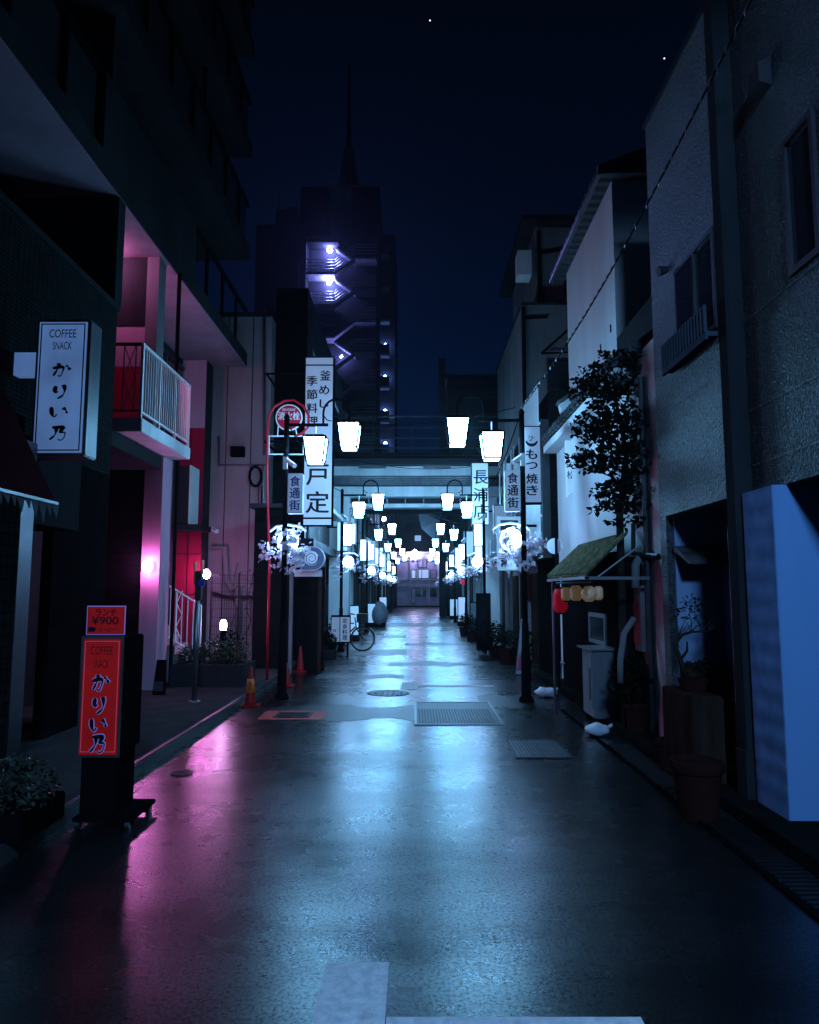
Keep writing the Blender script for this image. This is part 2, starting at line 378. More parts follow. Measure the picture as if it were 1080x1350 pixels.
        x0, x1 = min(v.x for v in vs), max(v.x for v in vs); y0, y1 = min(v.y for v in vs), max(v.y for v in vs)
        kx, ky = w / max(x1 - x0, 1e-6), h / max(y1 - y0, 1e-6)
        if keep: kx = ky = min(kx, ky)
        r, u = Vector(right), Vector(up); c_ = Vector(c_)
        nrm = r.cross(u).normalized()
        for i, (ox, oy) in enumerate(((0, 0), (bold, 0), (-bold, 0), (0, bold * .6), (0, -bold * .6)) if bold else ((0, 0),)):    # strokes thickened by overlaid layers
            s.add([c_ + r * ((v.x - (x0 + x1) / 2 + ox) * kx) + u * ((v.y - (y0 + y1) / 2 + oy) * ky) + nrm * (.0003 * i) for v in vs], fs)
        return s
    def column(s, txt, cx_, y, ztop, cell, step, right=(1, 0, 0), **kw):
        for i, ch in enumerate(txt):
            s.text(ch, (cx_, y, ztop - step * (i + .5)), cell, cell if ch not in 'ー' else cell * .3, right, **kw)
        return s
    def brush(s, strokes, c_, w, h, rw, right=(1, 0, 0), grow=0.0):
        """brush written character: strokes of points with a swelling width, in a unit square"""
        r, u, c_ = Vector(right), Vector((0, 0, 1)), Vector(c_); nrm = r.cross(u)
        for si, st in enumerate(strokes):
            pts = []
            for i in range(len(st) - 1):                 # Catmull-Rom smoothing
                p0, p1, p2, p3 = [Vector(st[max(0, min(len(st) - 1, i + d))]) for d in (-1, 0, 1, 2)]
                for k_ in range(5):
                    t = k_ / 5
                    pts.append(.5 * ((2 * p1) + (p2 - p0) * t + (2 * p0 - 5 * p1 + 4 * p2 - p3) * t * t + (3 * p1 - p0 - 3 * p2 + p3) * t ** 3))
            pts.append(Vector(st[-1])); n = len(pts)
            vs = []
            for i, p in enumerate(pts):
                d = (pts[min(n - 1, i + 1)] - pts[max(0, i - 1)]).normalized(); q = Vector((-d.y, d.x))
                t = i / (n - 1); ww = rw * (.75 + .45 * math.sin(t * 7 + si)) * (1 - .75 * max(0, t - .7) / .3) + grow
                if i == 0: ww *= .6
                for sg in (1, -1):
                    a = p + q * ww * sg
                    vs.append(c_ + r * (a.x - .5) * w + u * (a.y - .5) * h + nrm * (.0006 * si))
            s.add(vs, [(2 * i, 2 * i + 1, 2 * i + 3, 2 * i + 2) for i in range(n - 1)])
        return s
    def build(s, name, m, parent=None, smooth=False, bevel=0.0):
        o_ = wloc(parent) if parent else Vector((0, 0, 0))
        me = bpy.data.meshes.new(name)
        me.from_pydata([tuple(v - o_) for v in s.v], [], s.f); me.update()
        if bevel:
            bm = bmesh.new(); bm.from_mesh(me)
            bmesh.ops.bevel(bm, geom=[e_ for e_ in bm.edges], offset=bevel, segments=2, affect='EDGES', clamp_overlap=True)
            bm.to_mesh(me); bm.free()
        me.materials.append(M[m])
        if smooth:
            for p in me.polygons: p.use_smooth = True
        ob = bpy.data.objects.new(name, me); COL.objects.link(ob); ob.parent = parent
        return ob
def tag(o, label, cat, group=None):
    o['label'] = label; o['category'] = cat
    if group: o['group'] = group
    return o
def thing(name, label, cat, loc=(0, 0, 0), group=None):
    o = bpy.data.objects.new(name, None); COL.objects.link(o); o.location = loc; o.empty_display_size = .1
    return tag(o, label, cat, group)
def struct(o, kind='structure'): o['kind'] = kind; return o
KIDS = {}
def copy_tree(o, loc=None, label=None, parent=None):
    c_ = o.copy(); COL.objects.link(c_)
    if parent: c_.parent = parent
    if loc is not None: c_.location = loc
    if label: c_['label'] = label
    for ch in [x for x in COL.objects if x.parent == o]: copy_tree(ch, parent=c_)
    return c_

KA = [[(.06, .60), (.30, .68), (.52, .70), (.60, .60), (.54, .30), (.44, .08), (.33, .15)], [(.36, .96), (.32, .62), (.10, .10)], [(.72, .80), (.86, .66), (.93, .48)]]
RI = [[(.26, .86), (.22, .52), (.28, .38), (.38, .52)], [(.66, .94), (.72, .56), (.62, .22), (.36, .0)]]
I_ = [[(.10, .82), (.13, .40), (.26, .14), (.38, .34)], [(.68, .76), (.84, .58), (.88, .38)]]
NO = [[(.18, .86), (.52, .88), (.74, .86), (.60, .56), (.84, .52), (.78, .16), (.62, .02), (.50, .12)], [(.40, .84), (.36, .42), (.08, .04)]]

# ================================================================== THE SETTING
struct(MB().box(-60, 60, -20, 110, -.3, -.03).build('ground', 'ground'))
struct(MB().add([(-9, -8, 0), (9, -8, 0), (9, 76, 0), (-9, 76, 0)], [(0, 1, 2, 3)]).build('road', 'asphalt'))
struct(MB().add([(-2.4, 34, .004), (2.6, 34, .004), (2.6, 38, .004), (-2.4, 38, .004)], [(0, 1, 2, 3)]).build('brick_crossing', 'brickpave'))
struct(MB().box(-9, -2.62, -8, 16.5, -.02, .10).build('pavement', 'pave'))
struct(MB().box(-2.62, -2.55, -8, 16.5, -.02, .115).build('kerb', 'kerb', bevel=.012))
struct(MB().box(2.42, 9, -8, 14, -.02, .09).build('shop_step', 'ground'))
# drain with slotted covers on the right
g = MB()
for i in range(40):
    y = 4.0 + i * .06
    g.box(2.14, 2.38, y, y + .034, .004, .014)
for i in range(30): g.box(2.14, 2.38, 6.41 + i * .06, 6.444 + i * .06, .004, .014)
d = thing('drain_cover', 'slotted steel drain cover running along the foot of the right building', 'drain', (2.25, 5, 0))
g.build('grating', 'iron', d)
MB().box(2.08, 2.12, 3.2, 10.5, -.01, .016).box(2.40, 2.44, 3.2, 10.5, -.01, .016).build('frame', 'black', d)
# paint on the road
struct(MB().add([(-.405, 2.2, .004), (-.117, 2.2, .004), (-.116, 3.51, .004), (-.404, 3.503, .004)], [(0, 1, 2, 3)])
       .add([(-.112, 2.3, .004), (.905, 2.3, .004), (.905, 3.087, .004), (-.112, 3.081, .004)], [(0, 1, 2, 3)]).build('road_marking', 'paint'))
a, b = G(529, 909), G(551, 900)
struct(MB().add([(a.x, a.y, .004), (b.x, a.y, .004), (b.x, b.y, .004), (a.x, b.y, .004)], [(0, 1, 2, 3)])
       .add([(b.x + .01, a.y + .35, .004), (b.x + 1.35, a.y + .35, .004), (b.x + 1.35, a.y + .55, .004), (b.x + .01, a.y + .55, .004)], [(0, 1, 2, 3)]).build('road_marking', 'paint'))
p = G(388, 943)
struct(MB().add([(p.x - .44, p.y - .35, .004), (p.x + .42, p.y - .35, .004), (p.x + .42, p.y + .35, .004), (p.x - .44, p.y + .35, .004),
                 (p.x - .26, p.y - .22, .004), (p.x + .24, p.y - .22, .004), (p.x + .24, p.y + .22, .004), (p.x - .26, p.y + .22, .004)],
                [(0, 1, 5, 4), (1, 2, 6, 5), (2, 3, 7, 6), (3, 0, 4, 7)]).build('road_marking', 'redpaint'))
d = thing('hydrant_cover', 'iron hydrant lid inside the red painted square', 'manhole', (p.x, p.y, 0))
hm = MB().box(p.x - .25, p.x + .23, p.y - .21, p.y + .21, -.01, .010)
for i in range(5): hm.box(p.x - .21, p.x + .19, p.y - .17 + i * .075, p.y - .13 + i * .075, .0101, .015)
hm.build('lid', 'iron', d)
for px, py, t, mt, w_ in ((174, 1282, 'アマミズ', 'redpaint', .13), (795, 1285, '止水', 'kerb', .075)):
    q = G(px, py)
    struct(MB().text(t, (q.x, q.y, .005), w_, .06, (1, 0, 0), (.25, 1, 0)).build('road_marking', mt))
# dull strips added to put dark bands in the road sheen, with ragged edges
rg = random.Random(11)
for y0_, y1_, xa_, xb_ in ((9.75, 10.9, -2.45, .35), (10.75, 12.0, 1.0, 2.05), (14.2, 14.8, -2.3, -.2), (16.6, 17.4, -.6, 2.0), (19.2, 21.0, -2.2, -.2), (22.6, 23.6, -.3, 2.0), (26.0, 27.6, -2.2, -.3)):
    nn = 40; e0 = [(xa_ + (xb_ - xa_) * i / nn, y0_ + rg.uniform(-.07, .07) + .12 * math.sin(i * .37 + y0_), .003) for i in range(nn + 1)]; e1 = [(xa_ + (xb_ - xa_) * i / nn, y1_ + rg.uniform(-.07, .07) + .15 * math.sin(i * .29 + y1_ * 2), .003) for i in range(nn + 1)]
    struct(MB().add(e0 + e1, [(i, i + 1, nn + 2 + i, nn + 1 + i) for i in range(nn)]).build('road_patch', 'drytar'))
# big two leaf cover
A, B_, C_, D_ = G(546.2, 955.5), G(665.6, 956), G(645.7, 926.5), G(544.4, 925.5)
d = thing('manhole_cover', 'large rectangular steel manhole cover in the middle of the road', 'manhole', (A.x, A.y, 0))
x0, x1, y0, y1 = A.x, B_.x, A.y, C_.y
fr = MB()
for bx_ in ((x0, x0 + .035, y0, y1), (x1 - .035, x1, y0, y1), (x0, x1, y0 - .03, y0), (x0, x1, y1, y1 + .03)): fr.box(*bx_, -.01, .012)
fr.build('frame', 'steel', d)
pl = MB().box(x0 + .036, x1 - .036, y0 + .001, y1 - .001, -.01, .006)
st = pl
for j in range(13):
    yy = y0 + .10 + j * .085
    for i in range(26):
        xx = x0 + .06 + i * (x1 - x0 - .14) / 26
        st.box(xx, xx + .022, yy, yy + .05, .0061, .011)
st.build('plate', 'iron', d)
# grating right
A, C_ = G(680, 999.5), G(735, 978)
d = thing('drain_grate', 'square iron drain grate at the right side of the road', 'grate', (A.x, A.y, 0))
x0, x1, y0, y1 = A.x, A.x + .58, A.y, A.y + .85
fr = MB()
for bx_ in ((x0, x0 + .03, y0, y1), (x1 - .03, x1, y0, y1), (x0, x1, y0 - .03, y0), (x0, x1, y1, y1 + .03)): fr.box(*bx_, -.01, .014)
fr.build('frame', 'iron', d)
st = MB()
for i in range(15): st.box(x0 + .04 + i * .036, x0 + .054 + i * .036, y0, y1, .002, .010)
for j in range(14): st.box(x0 + .03, x1 - .03, y0 + .03 + j * .06, y0 + .045 + j * .06, .0005, .0088)
st.build('bars', 'steel', d)
for px, py, r_, lab in ((512, 914, .36, 'round iron manhole lid just before the small white road mark'), (240, 1020, .10, 'small round valve lid near the left kerb')):
    q = G(px, py)
    d = thing('manhole', lab, 'manhole', (q.x, q.y, 0), 'round lids in the road')
    st = MB().lathe((q.x, q.y, 0), [(r_, -.01), (r_, .004), (r_ * .98, .007)], 28)
    for rr in (.9, .62, .34):
        nn = max(6, int(26 * rr))
        for i in range(nn):
            a = 2 * math.pi * i / nn; cx_, cy_ = q.x + r_ * rr * math.cos(a), q.y + r_ * rr * math.sin(a)
            st.box(cx_ - r_ * .05, cx_ + r_ * .05, cy_ - r_ * .05, cy_ + r_ * .05, .0071, .0125)
    st.build('lid', 'iron', d)

# ================================================================== LEFT: concrete apartment block with coffee shop
XF, XI = -4.0, -5.3
ap = thing('apartment_building', 'dark concrete apartment block with stacked balconies and a crimson pink stair entrance on the left', 'building', (-5, 8, 0))
lw = MB()
lw.box(-9, XF, -1, 9.35, 3.2, 5.44)
lw.box(-9, XF, -1, 4.2, .1, 3.2)
lw.build('wall', 'mosaicx', ap)
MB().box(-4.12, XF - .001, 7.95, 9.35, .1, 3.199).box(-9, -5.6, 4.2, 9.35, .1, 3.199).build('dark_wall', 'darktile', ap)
MB().box(-4.06, XF + .03, -1, 9.37, 5.441, 5.52).build('coping', 'darkconc', ap)
MB().box(-9, XF + .02, 9.2, 9.42, 5.53, 6.99).build('partition', 'darkconc', ap)
MB().box(-9, XI, -1, 9.19, 5.445, 7).box(-9, XI - .05, 9.4, 16.19, .1, 7).build('rear_wall', 'darkconc', ap)
gl = MB().box(XI, XI + .03, 2, 8.6, 5.5, 6.9); gl.build('window', 'glass', ap)
# upper floors
for k_ in range(5):
    z = 7.0 + 2.65 * k_
    MB().box(-9, XF, -2, 16.7, z, z + .33).build('balcony_slab', 'soffit' if k_ == 0 else 'darkconc', ap)
    MB().box(XF - .003, XF + .012, -2, 16.72, z + .025, z + .335).build('fascia', 'darkconc', ap)
    rl = MB()
    for yy in [-1.5 + i * 1.15 for i in range(16)]: rl.box(-4.08, -4.02, yy, yy + .05, z + .331, z + 1.36)
    rl.box(-4.09, -4.01, -2, 16.7, z + 1.361, z + 1.41)
    rp_ = rl.build('railing', 'black', ap)
    if k_ == 0:
        MB().box(-4.10, -4.085, -2, 8.6, z + .36, z + 1.33).build('railing_panel', 'darkmetal', rp_)
        MB().box(-4.10, -4.0, 8.7, 12.6, z + .335, z + 1.43).build('parapet', 'darkconc', ap)
    else: MB().box(-4.10, -4.085, -2, 16.6, z + .36, z + 1.33).build('railing_panel', 'darkmetal', rp_)
    rw = MB().box(-9, -5.45, -2, 16.4, z + .331, z + 2.649); rw.build('rear_wall', 'darkconc', ap)
    for yy in (1.5, 5.5, 9.5, 13.2):
        w_ = MB().box(-5.449, -5.42, yy, yy + 2.1, z + .45, z + 2.2).build('window', 'glass', ap)
        MB().box(-5.448, -5.40, yy - .05, yy, z + .4, z + 2.25).box(-5.448, -5.40, yy + 2.1, yy + 2.15, z + .4, z + 2.25).box(-5.448, -5.40, yy, yy + 2.1, z + 2.2, z + 2.25).build('frame', 'darkmetal', w_)
    for yy in (4.4, 9.2): MB().box(-5.44, -4.15, yy, yy + .1, z + .332, z + 2.648).build('partition', 'darkconc', ap)
    if k_ in (1, 2):
        MB().tube([(-4.25, 13.6, z + .33), (-4.25, 13.6, z + 2.65)], .05).build('drainpipe', 'black', ap)
    ac = MB().box(-5.0, -4.55, 10.6, 11.4, z + 1.75, z + 2.35); ac.build('air_conditioner', 'darkmetal', ap)
MB().box(-9, XF, -2, 16.7, 20.25, 20.6).build('roof', 'darkconc', ap)
# stair entrance: pier, crimson end wall, side wall
MB().box(-4.47, -4.17, 11.8, 12.3, .1, 3.92).build('pier', 'pinkwall', ap)
XE = P(269, 600, 16.2).x
MB().box(-9, XE, 16.2, 16.68, .1, 5.4).build('end_wall', 'redwall', ap)
MB().box(-9, XE, 16.2, 16.68, 5.401, 6.999).build('end_wall', 'pinkwall', ap)
MB().box(XE + .001, XE + .02, 16.197, 16.69, .1, 6.99).build('wall_edge', 'darkconc', ap)
jl = MB()
for z_ in (1.6, 2.5, 3.4, 4.3): jl.box(-6.2, XE - .002, 16.192, 16.1995, z_, z_ + .014)
for x_ in (-5.1, -5.5): jl.box(x_, x_ + .014, 16.1915, 16.1995, .6, 5.39)
jl.build('joint', 'inkbrown', ap)
MB().box(XI, -4.25, 11.0, 11.25, 4.14, 5.2).build('side_wall', 'redwall', ap)
MB().box(XI, -4.25, 11.0, 11.25, 5.201, 5.86).build('side_wall', 'pinkwall', ap)
MB().box(XI, -4.25, 10.99, 11.25, 5.861, 6.99).build('side_wall', 'darkconc', ap)  # shade under the slab put in as a darker top part
MB().box(-4.249, -4.06, 10.98, 11.3, 4.14, 6.995).build('column', 'greyconc', ap)
for y0_ in (11.5, 13.9):
    dw = MB().box(-5.349, -5.30, y0_, y0_ + 2.1, 4.95, 6.7).build('window', 'glass', ap)
    MB().box(-5.345, -5.26, y0_ - .05, y0_ + 2.15, 4.86, 4.949).box(-5.345, -5.26, y0_ - .05, y0_ + 2.15, 6.701, 6.78).box(-5.34, -5.28, y0_ + 1.02, y0_ + 1.08, 4.95, 6.7).build('frame', 'darkmetal', dw)
MB().tube([(-3.94, 11.6, 4.14), (-3.94, 11.6, 6.99)], .035).build('drainpipe', 'black', ap)
MB().tube([(-4.08, 12.25, .1), (-4.08, 12.25, 3.9)], .03).build('drainpipe', 'black', ap)
pa, pb = P(222, 614, 15.5), P(248, 690, 15.5)
MB().box(pa.x - .8, pb.x, 15.5, 16.1, pb.z, pa.z).build('stair_panel', 'darkconc', ap)
MB().box(pb.x + .001, pb.x + .03, 15.49, 16.11, pb.z - .01, pa.z + .01).build('panel_trim', 'whitemetal', ap)
MB().box(pa.x - .8, P(275, 700, 16).x, 15.45, 16.18, P(275, 694, 16).z - .12, P(275, 694, 16).z).build('stair_landing', 'darkconc', ap)
MB().box(-9, -4.2, 9.4, 11.8, 3.7, 3.915).build('ceiling', 'darkconc', ap)
MB().box(-9, -4.475, 11.85, 12.0, .1, 3.699).build('dark_wall', 'darktile', ap)  # black closing wall added where the recess lies in shade
# first floor balcony
bal = MB().box(XI - .28, -3.85, 9.97, 12.2, 3.93, 4.13).build('balcony', 'paleconc', ap, bevel=.01)
r_ = MB()
r_.box(-3.91, -3.87, 9.99, 12.18, 5.19, 5.23).box(-3.905, -3.875, 10.03, 12.16, 4.21, 4.24)
for i in range(23): r_.box(-3.90, -3.882, 10.06 + i * .095, 10.079 + i * .095, 4.24, 5.19)
for yy in (9.99, 10.7, 11.43, 12.14): r_.box(-3.91, -3.87, yy, yy + .035, 4.13, 5.19)
r_.build('balcony_railing', 'whitemetal', ap)
r_ = MB().box(XI, -3.911, 9.985, 10.025, 5.191, 5.231).box(XI, -3.911, 9.99, 10.02, 4.22, 4.25)
for i in range(8): r_.box(-3.99 - i * .17, -3.976 - i * .17, 9.998, 10.012, 4.25, 5.19)
for z0_ in (4.25, 4.72): r_.tube([(-3.99, 10.005, z0_), (-4.15, 10.005, z0_ + .47)], .007, 5).tube([(-4.15, 10.005, z0_), (-3.99, 10.005, z0_ + .47)], .007, 5)
r_.build('balcony_railing', 'darkmetal', ap)
MB().lathe((-5.0, 11.36, 5.35), [(.05, 0), (.09, .02), (.09, .2), (.05, .22)], 14).build('added_fill_lamp', 'pink_fill', ap, True)  # hidden pink fill, added to tint the soffit and end wall
MB().lathe((-4.95, 10.55, 6.72), [(.02, 0), (.08, .04), (.09, .2), (.05, .27)], 14).build('added_fill_lamp', 'pink_fill', ap, True)  # second hidden fill, added to light the red and pink side wall
# stairs behind the planter
s_ = MB()
for i in range(7): s_.box(-4.85 + i * .17, -4.68 + i * .17, 12.7, 13.45, .1, 1.22 - i * .16)
s_.build('stair', 'greyconc', ap)
r_ = MB()
za = lambda x: 1.90 - (x + 4.55) * .60
xs = [-4.55 + i * .1 for i in range(9)]
r_.tube([(-4.55, 12.66, 1.93), (-3.72, 12.66, 1.43), (-3.72, 12.66, .5)], .02, 6)
r_.tube([(-4.55, 12.66, 1.05), (-3.72, 12.66, .56)], .014, 6)
for i, x in enumerate(xs): r_.tube([(x, 12.66, 1.93 - (x + 4.55) * .6), (x, 12.66, 1.05 - (x + 4.55) * .59)], .010 if i % 4 else .018, 5)
for x in (-4.55, -4.15):
    zt = 1.93 - (x + 4.55) * .6
    for q in range(4):
        r_.tube([(x + (.0 if q % 2 else .1), 12.66, zt - q * .21), (x + (.1 if q % 2 else 0), 12.66, zt - (q + 1) * .21)], .007, 4)
r_.build('stair_railing', 'whitemetal', ap)
MB().box(-4.40, -4.28, 11.72, 11.799, 2.0, 2.012).build('lamp_base', 'steel', ap)
# shop front below: tiled pillar, stainless jamb, glass door, step
MB().box(-5.6, -3.62, 3.2, 6.55, .1, 3.3).build('pillar', 'shoptile', ap)
MB().box(-3.70, -3.615, 6.56, 6.80, .1, 3.1).build('door_jamb', 'stainless', ap, bevel=.008)
MB().box(-5.0, -3.72, 6.82, 7.94, 2.35, 3.19).build('lintel', 'darkconc', ap)
dr = MB().box(-4.3, -4.26, 6.85, 7.92, .1, 2.34).build('door', 'glass', ap)
MB().tube([(-4.22, 7.7, .9), (-4.22, 7.7, 1.4)], .015).build('handle', 'steel', dr)

for loc, lab in (((-4.34, 11.76, 2.08), 'glowing round wall lamp on the narrow pink pier under the balcony'),
                 (tuple(P(273, 757, 15.98)), 'glowing round wall lamp at the outer end of the crimson wall')):
    t = thing('wall_lamp', lab, 'wall lamp', loc, 'glowing wall lamps')
    x, y, z = loc
    MB().ball((x, y - .05, z), .105, 18, 10, (.72, .7, 1)).build('globe', 'walllamp', t, True)
    MB().lathe((x, y + .01, z), [(.085, 0), (.09, .025)], 18, 'y').build('mount', 'steel', t)

# maroon shop awning
AY = 6.12
t = thing('shop_awning', 'maroon canvas awning with a ragged valance over the coffee shop front', 'awning', (-3.6, 5, 2.5))
MB().prism([(-3.60, 1.5, 3.46), (-3.58, 1.5, 3.43), (-3.06, 1.5, 2.42), (-3.08, 1.5, 2.45)], (0, AY - 1.5, 0)).build('canvas', 'awnred', t)
MB().prism([(-3.58, AY + .002, 3.42), (-3.60, AY + .002, 2.48), (-3.09, AY + .002, 2.46)], (0, .012, 0)).build('side_panel', 'awnred', t)
v = MB(); y = 1.5
while y < AY - .02:
    h = rnd.uniform(.07, .20); w_ = rnd.uniform(.06, .13)
    v.prism([(-3.066, y, 2.425), (-3.05, y + w_ * .5, 2.425 - h), (-3.066, y + w_, 2.425)], (.006, 0, 0)); y += w_
v.build('valance', 'canvas', t)
MB().box(-3.075, -3.05, 1.5, AY, 2.426, 2.45).build('rail', 'steel', t)

# coffee shop sign box
yf = 6.85
ca, cb = P(49.5, 421, yf), P(111.5, 601, yf)
x0, x1, z0, z1 = ca.x, cb.x, cb.z, ca.z
t = thing('projecting_sign', 'white boxed sign with black coffee snack lettering projecting above the maroon awning', 'sign', ((x0 + x1) / 2, yf, z0))
MB().box(x0, x1, yf, yf + .26, z0, z1).build('case', 'appliance', t, bevel=.012)
MB().box(x0 + .03, x1 - .03, yf - .004, yf - .0005, z0 + .03, z1 - .03).build('face', 'coffeeface', t)
b_ = MB()
def ring(m, x0, x1, z0, z1, y, w):
    m.box(x0, x1, y - .002, y, z0, z0 + w).box(x0, x1, y - .002, y, z1 - w, z1).box(x0, x0 + w, y - .002, y, z0 + w, z1 - w).box(x1 - w, x1, y - .002, y, z0 + w, z1 - w)
ring(b_, x0 + .045, x1 - .05, z0 + .05, z1 - .045, yf - .0045, .012)
b_.build('border', 'ink', t)
cx_ = (x0 + x1) / 2 - .003
Zp = lambda py: P(80, py, yf).z
l_ = MB().text('COFFEE', (cx_, yf - .007, Zp(440)), .265, .085, bold=.004).text('SNACK', (cx_, yf - .007, Zp(456)), .19, .078, bold=.004)
for g_, py in ((KA, 488), (RI, 516), (I_, 543), (NO, 571)): l_.brush(g_, (cx_ + .005, yf - .007, Zp(py)), .195, .15, .10)
l_.build('lettering', 'ink', t)
MB().box(P(22, 470, yf + .1).x, x0 - .001, yf + .06, yf + .17, P(30, 492, yf).z, P(30, 462, yf).z).build('bracket', 'coffeeface', t)  # bracket is no lamp; blue light on it put in as glow

# lit red standing sign
q = G(125, 1094)
X, Y = q.x, q.y
t = thing('standing_sign', 'tall red standing sign with black brush lettering at the near left kerb', 'sign', (X, Y, 0))
w_ = .155
MB().box(X - w_, X + w_ - .003, Y, Y + .40, .52, 1.36).build('case', 'black', t, bevel=.01)
fr = MB(); ring(fr, X - w_ - .004, X + w_, .50, 1.365, Y - .001, .018); fr.build('frame', 'steel', t)
MB().box(X - w_ + .018, X + w_ - .02, Y - .010, Y - .004, .52, 1.345).build('face', 'signred', t)
b_ = MB(); ring(b_, X - w_ + .028, X + w_ - .030, .54, 1.33, Y - .0105, .004); b_.build('border', 'signpink', t)
MB().text('COFFEE', (X - .002, Y - .0125, 1.262), .16, .06).text('SNACK', (X - .002, Y - .0125, 1.165), .11, .06).build('lettering', 'inkbrown', t)
o_, l_ = MB(), MB()
for g_, zc in ((KA, 1.03), (RI, .875), (I_, .735), (NO, .60)):
    o_.brush(g_, (X, Y - .0125, zc), .135, .13, .095, grow=.045); l_.brush(g_, (X, Y - .0155, zc), .135, .13, .095)
o_.build('letter_outline', 'outline', t); l_.build('lettering', 'ink', t)
MB().box(X - .13, X + .13, Y + .03, Y + .36, .09, .515).build('pedestal', 'black', t)
bs = MB().box(X - .16, X + .27, Y - .02, Y + .46, .055, .088)
bs.build('base', 'black', t, bevel=.006)
for dx, dy in ((-.13, .02), (.23, .02), (-.13, .42), (.23, .42)):
    MB().lathe((X + dx, Y + dy, .035), [(.034, -.015), (.034, .015)], 14, 'x').build('caster', 'steel', t)
MB().tube([(X + .25, Y + .05, .07), (X + .235, Y + .05, .02)], .016, 8).tube([(X + .25, Y + .35, .07), (X + .235, Y + .35, .02)], .016, 8).build('leg', 'black', t)
tp = thing('menu_board', 'small red lunch price board standing on top of the tall red sign', 'sign', (X, Y, 1.365))
MB().box(X - .137, X + .150, Y + .02, Y + .05, 1.372, 1.585).build('board', 'black', tp)
MB().box(X - .130, X + .143, Y + .012, Y + .0195, 1.379, 1.578).build('face', 'signred', tp)
fr = MB(); ring(fr, X - .137, X + .150, 1.372, 1.585, Y + .0195, .007); fr.build('frame', 'outline', tp)
l_ = MB().text('ランチ', (X + .008, Y + .0085, 1.537), .155, .05, bold=.02).text('¥900', (X + .003, Y + .0085, 1.478), .195, .058, bold=.016)
l_.text('コーヒー', (X + .022, Y + .0085, 1.412), .13, .026, bold=.01)
l_.box(X - .118, X - .070, Y + .007, Y + .009, 1.396, 1.43).tube([(X - .07, Y + .0085, 1.424), (X - .058, Y + .0085, 1.418), (X - .07, Y + .0085, 1.408)], .003, 5)
l_.build('lettering', 'ink', tp)

# bin, pot, bush in the shop recess
q = G(84, 945, .1)
t = thing('waste_bin', 'blue plastic bin beside the dark shop entrance', 'bin', (q.x, q.y, .1))
MB().lathe((q.x, q.y, .1), [(.17, 0), (.20, .46), (.205, .47)], 4).build('body', 'bluebin', t)
MB().lathe((q.x, q.y, .573), [(.215, 0), (.215, .03), (.10, .05)], 4).build('lid', 'darkmetal', t)
q = G(12, 1000, .1)
t = thing('plant_pot', 'small white flower pot above the leafy bush in the near left corner', 'pot', (q.x, q.y, .1))
MB().lathe((q.x, q.y, .1), [(.05, 0), (.075, .15), (.08, .16)], 16).build('pot', 'whitemetal', t)
MB().leaves((q.x, q.y, .32), (.09, .09, .10), 60, .06, rnd).build('foliage', 'leaf', t)
q = G(8, 1095, .1)
t = thing('bush', 'low leafy bush in a planter beside the coffee shop, near left edge', 'plant', (q.x, q.y, .1))
MB().leaves((q.x, q.y, .36), (.30, .35, .24), 900, .055, rnd, .5).build('foliage', 'leafpale', t)
MB().box(q.x - .25, q.x + .25, q.y - .3, q.y + .3, .1, .28).build('planter', 'black', t, bevel=.01)

# parking pole on the pavement
q = G(256, 925, .1)
t = thing('parking_meter', 'slim steel pole with a meter head and orange cap on the left pavement', 'parking meter', (q.x, q.y, .1))
x, y = q.x, q.y
MB().lathe((x, y, .1), [(.09, 0), (.085, .012), (.05, .02)], 16).build('base', 'steel', t)
MB().tube([(x, y, .11), (x, y, 1.75)], .038, 12).build('pole', 'steel', t, True)
MB().box(x - .03, x + .06, y - .06, y + .05, 1.55, 1.98).build('head', 'darkmetal', t, bevel=.015)
MB().lathe((x + .075, y - .065, 1.80), [(.05, 0), (.05, .02)], 16, 'y').build('dial', 'signblue', t)
MB().box(x - .05, x - .032, y - .06, y + .04, 1.78, 2.12).box(x + .062, x + .075, y - .06, y + .04, 1.92, 2.14).build('cap', 'amber', t)

# little stand with metal foot by the pier
q = G(212, 915, .1)
t = thing('folded_sign', 'dark folded sandwich sign leaning near the pink pier', 'sign', (q.x, q.y, .1))
MB().prism([(q.x - .1, q.y - .1, .1), (q.x + .1, q.y - .1, .1), (q.x + .06, q.y, .62), (q.x - .08, q.y, .62)], (0, .03, 0)).build('board', 'black', t)
MB().prism([(q.x - .085, q.y - .104, .16), (q.x + .07, q.y - .104, .16), (q.x + .06, q.y - .084, .30), (q.x - .075, q.y - .084, .30)], (0, .003, 0)).build('label_plate', 'stainless', t)

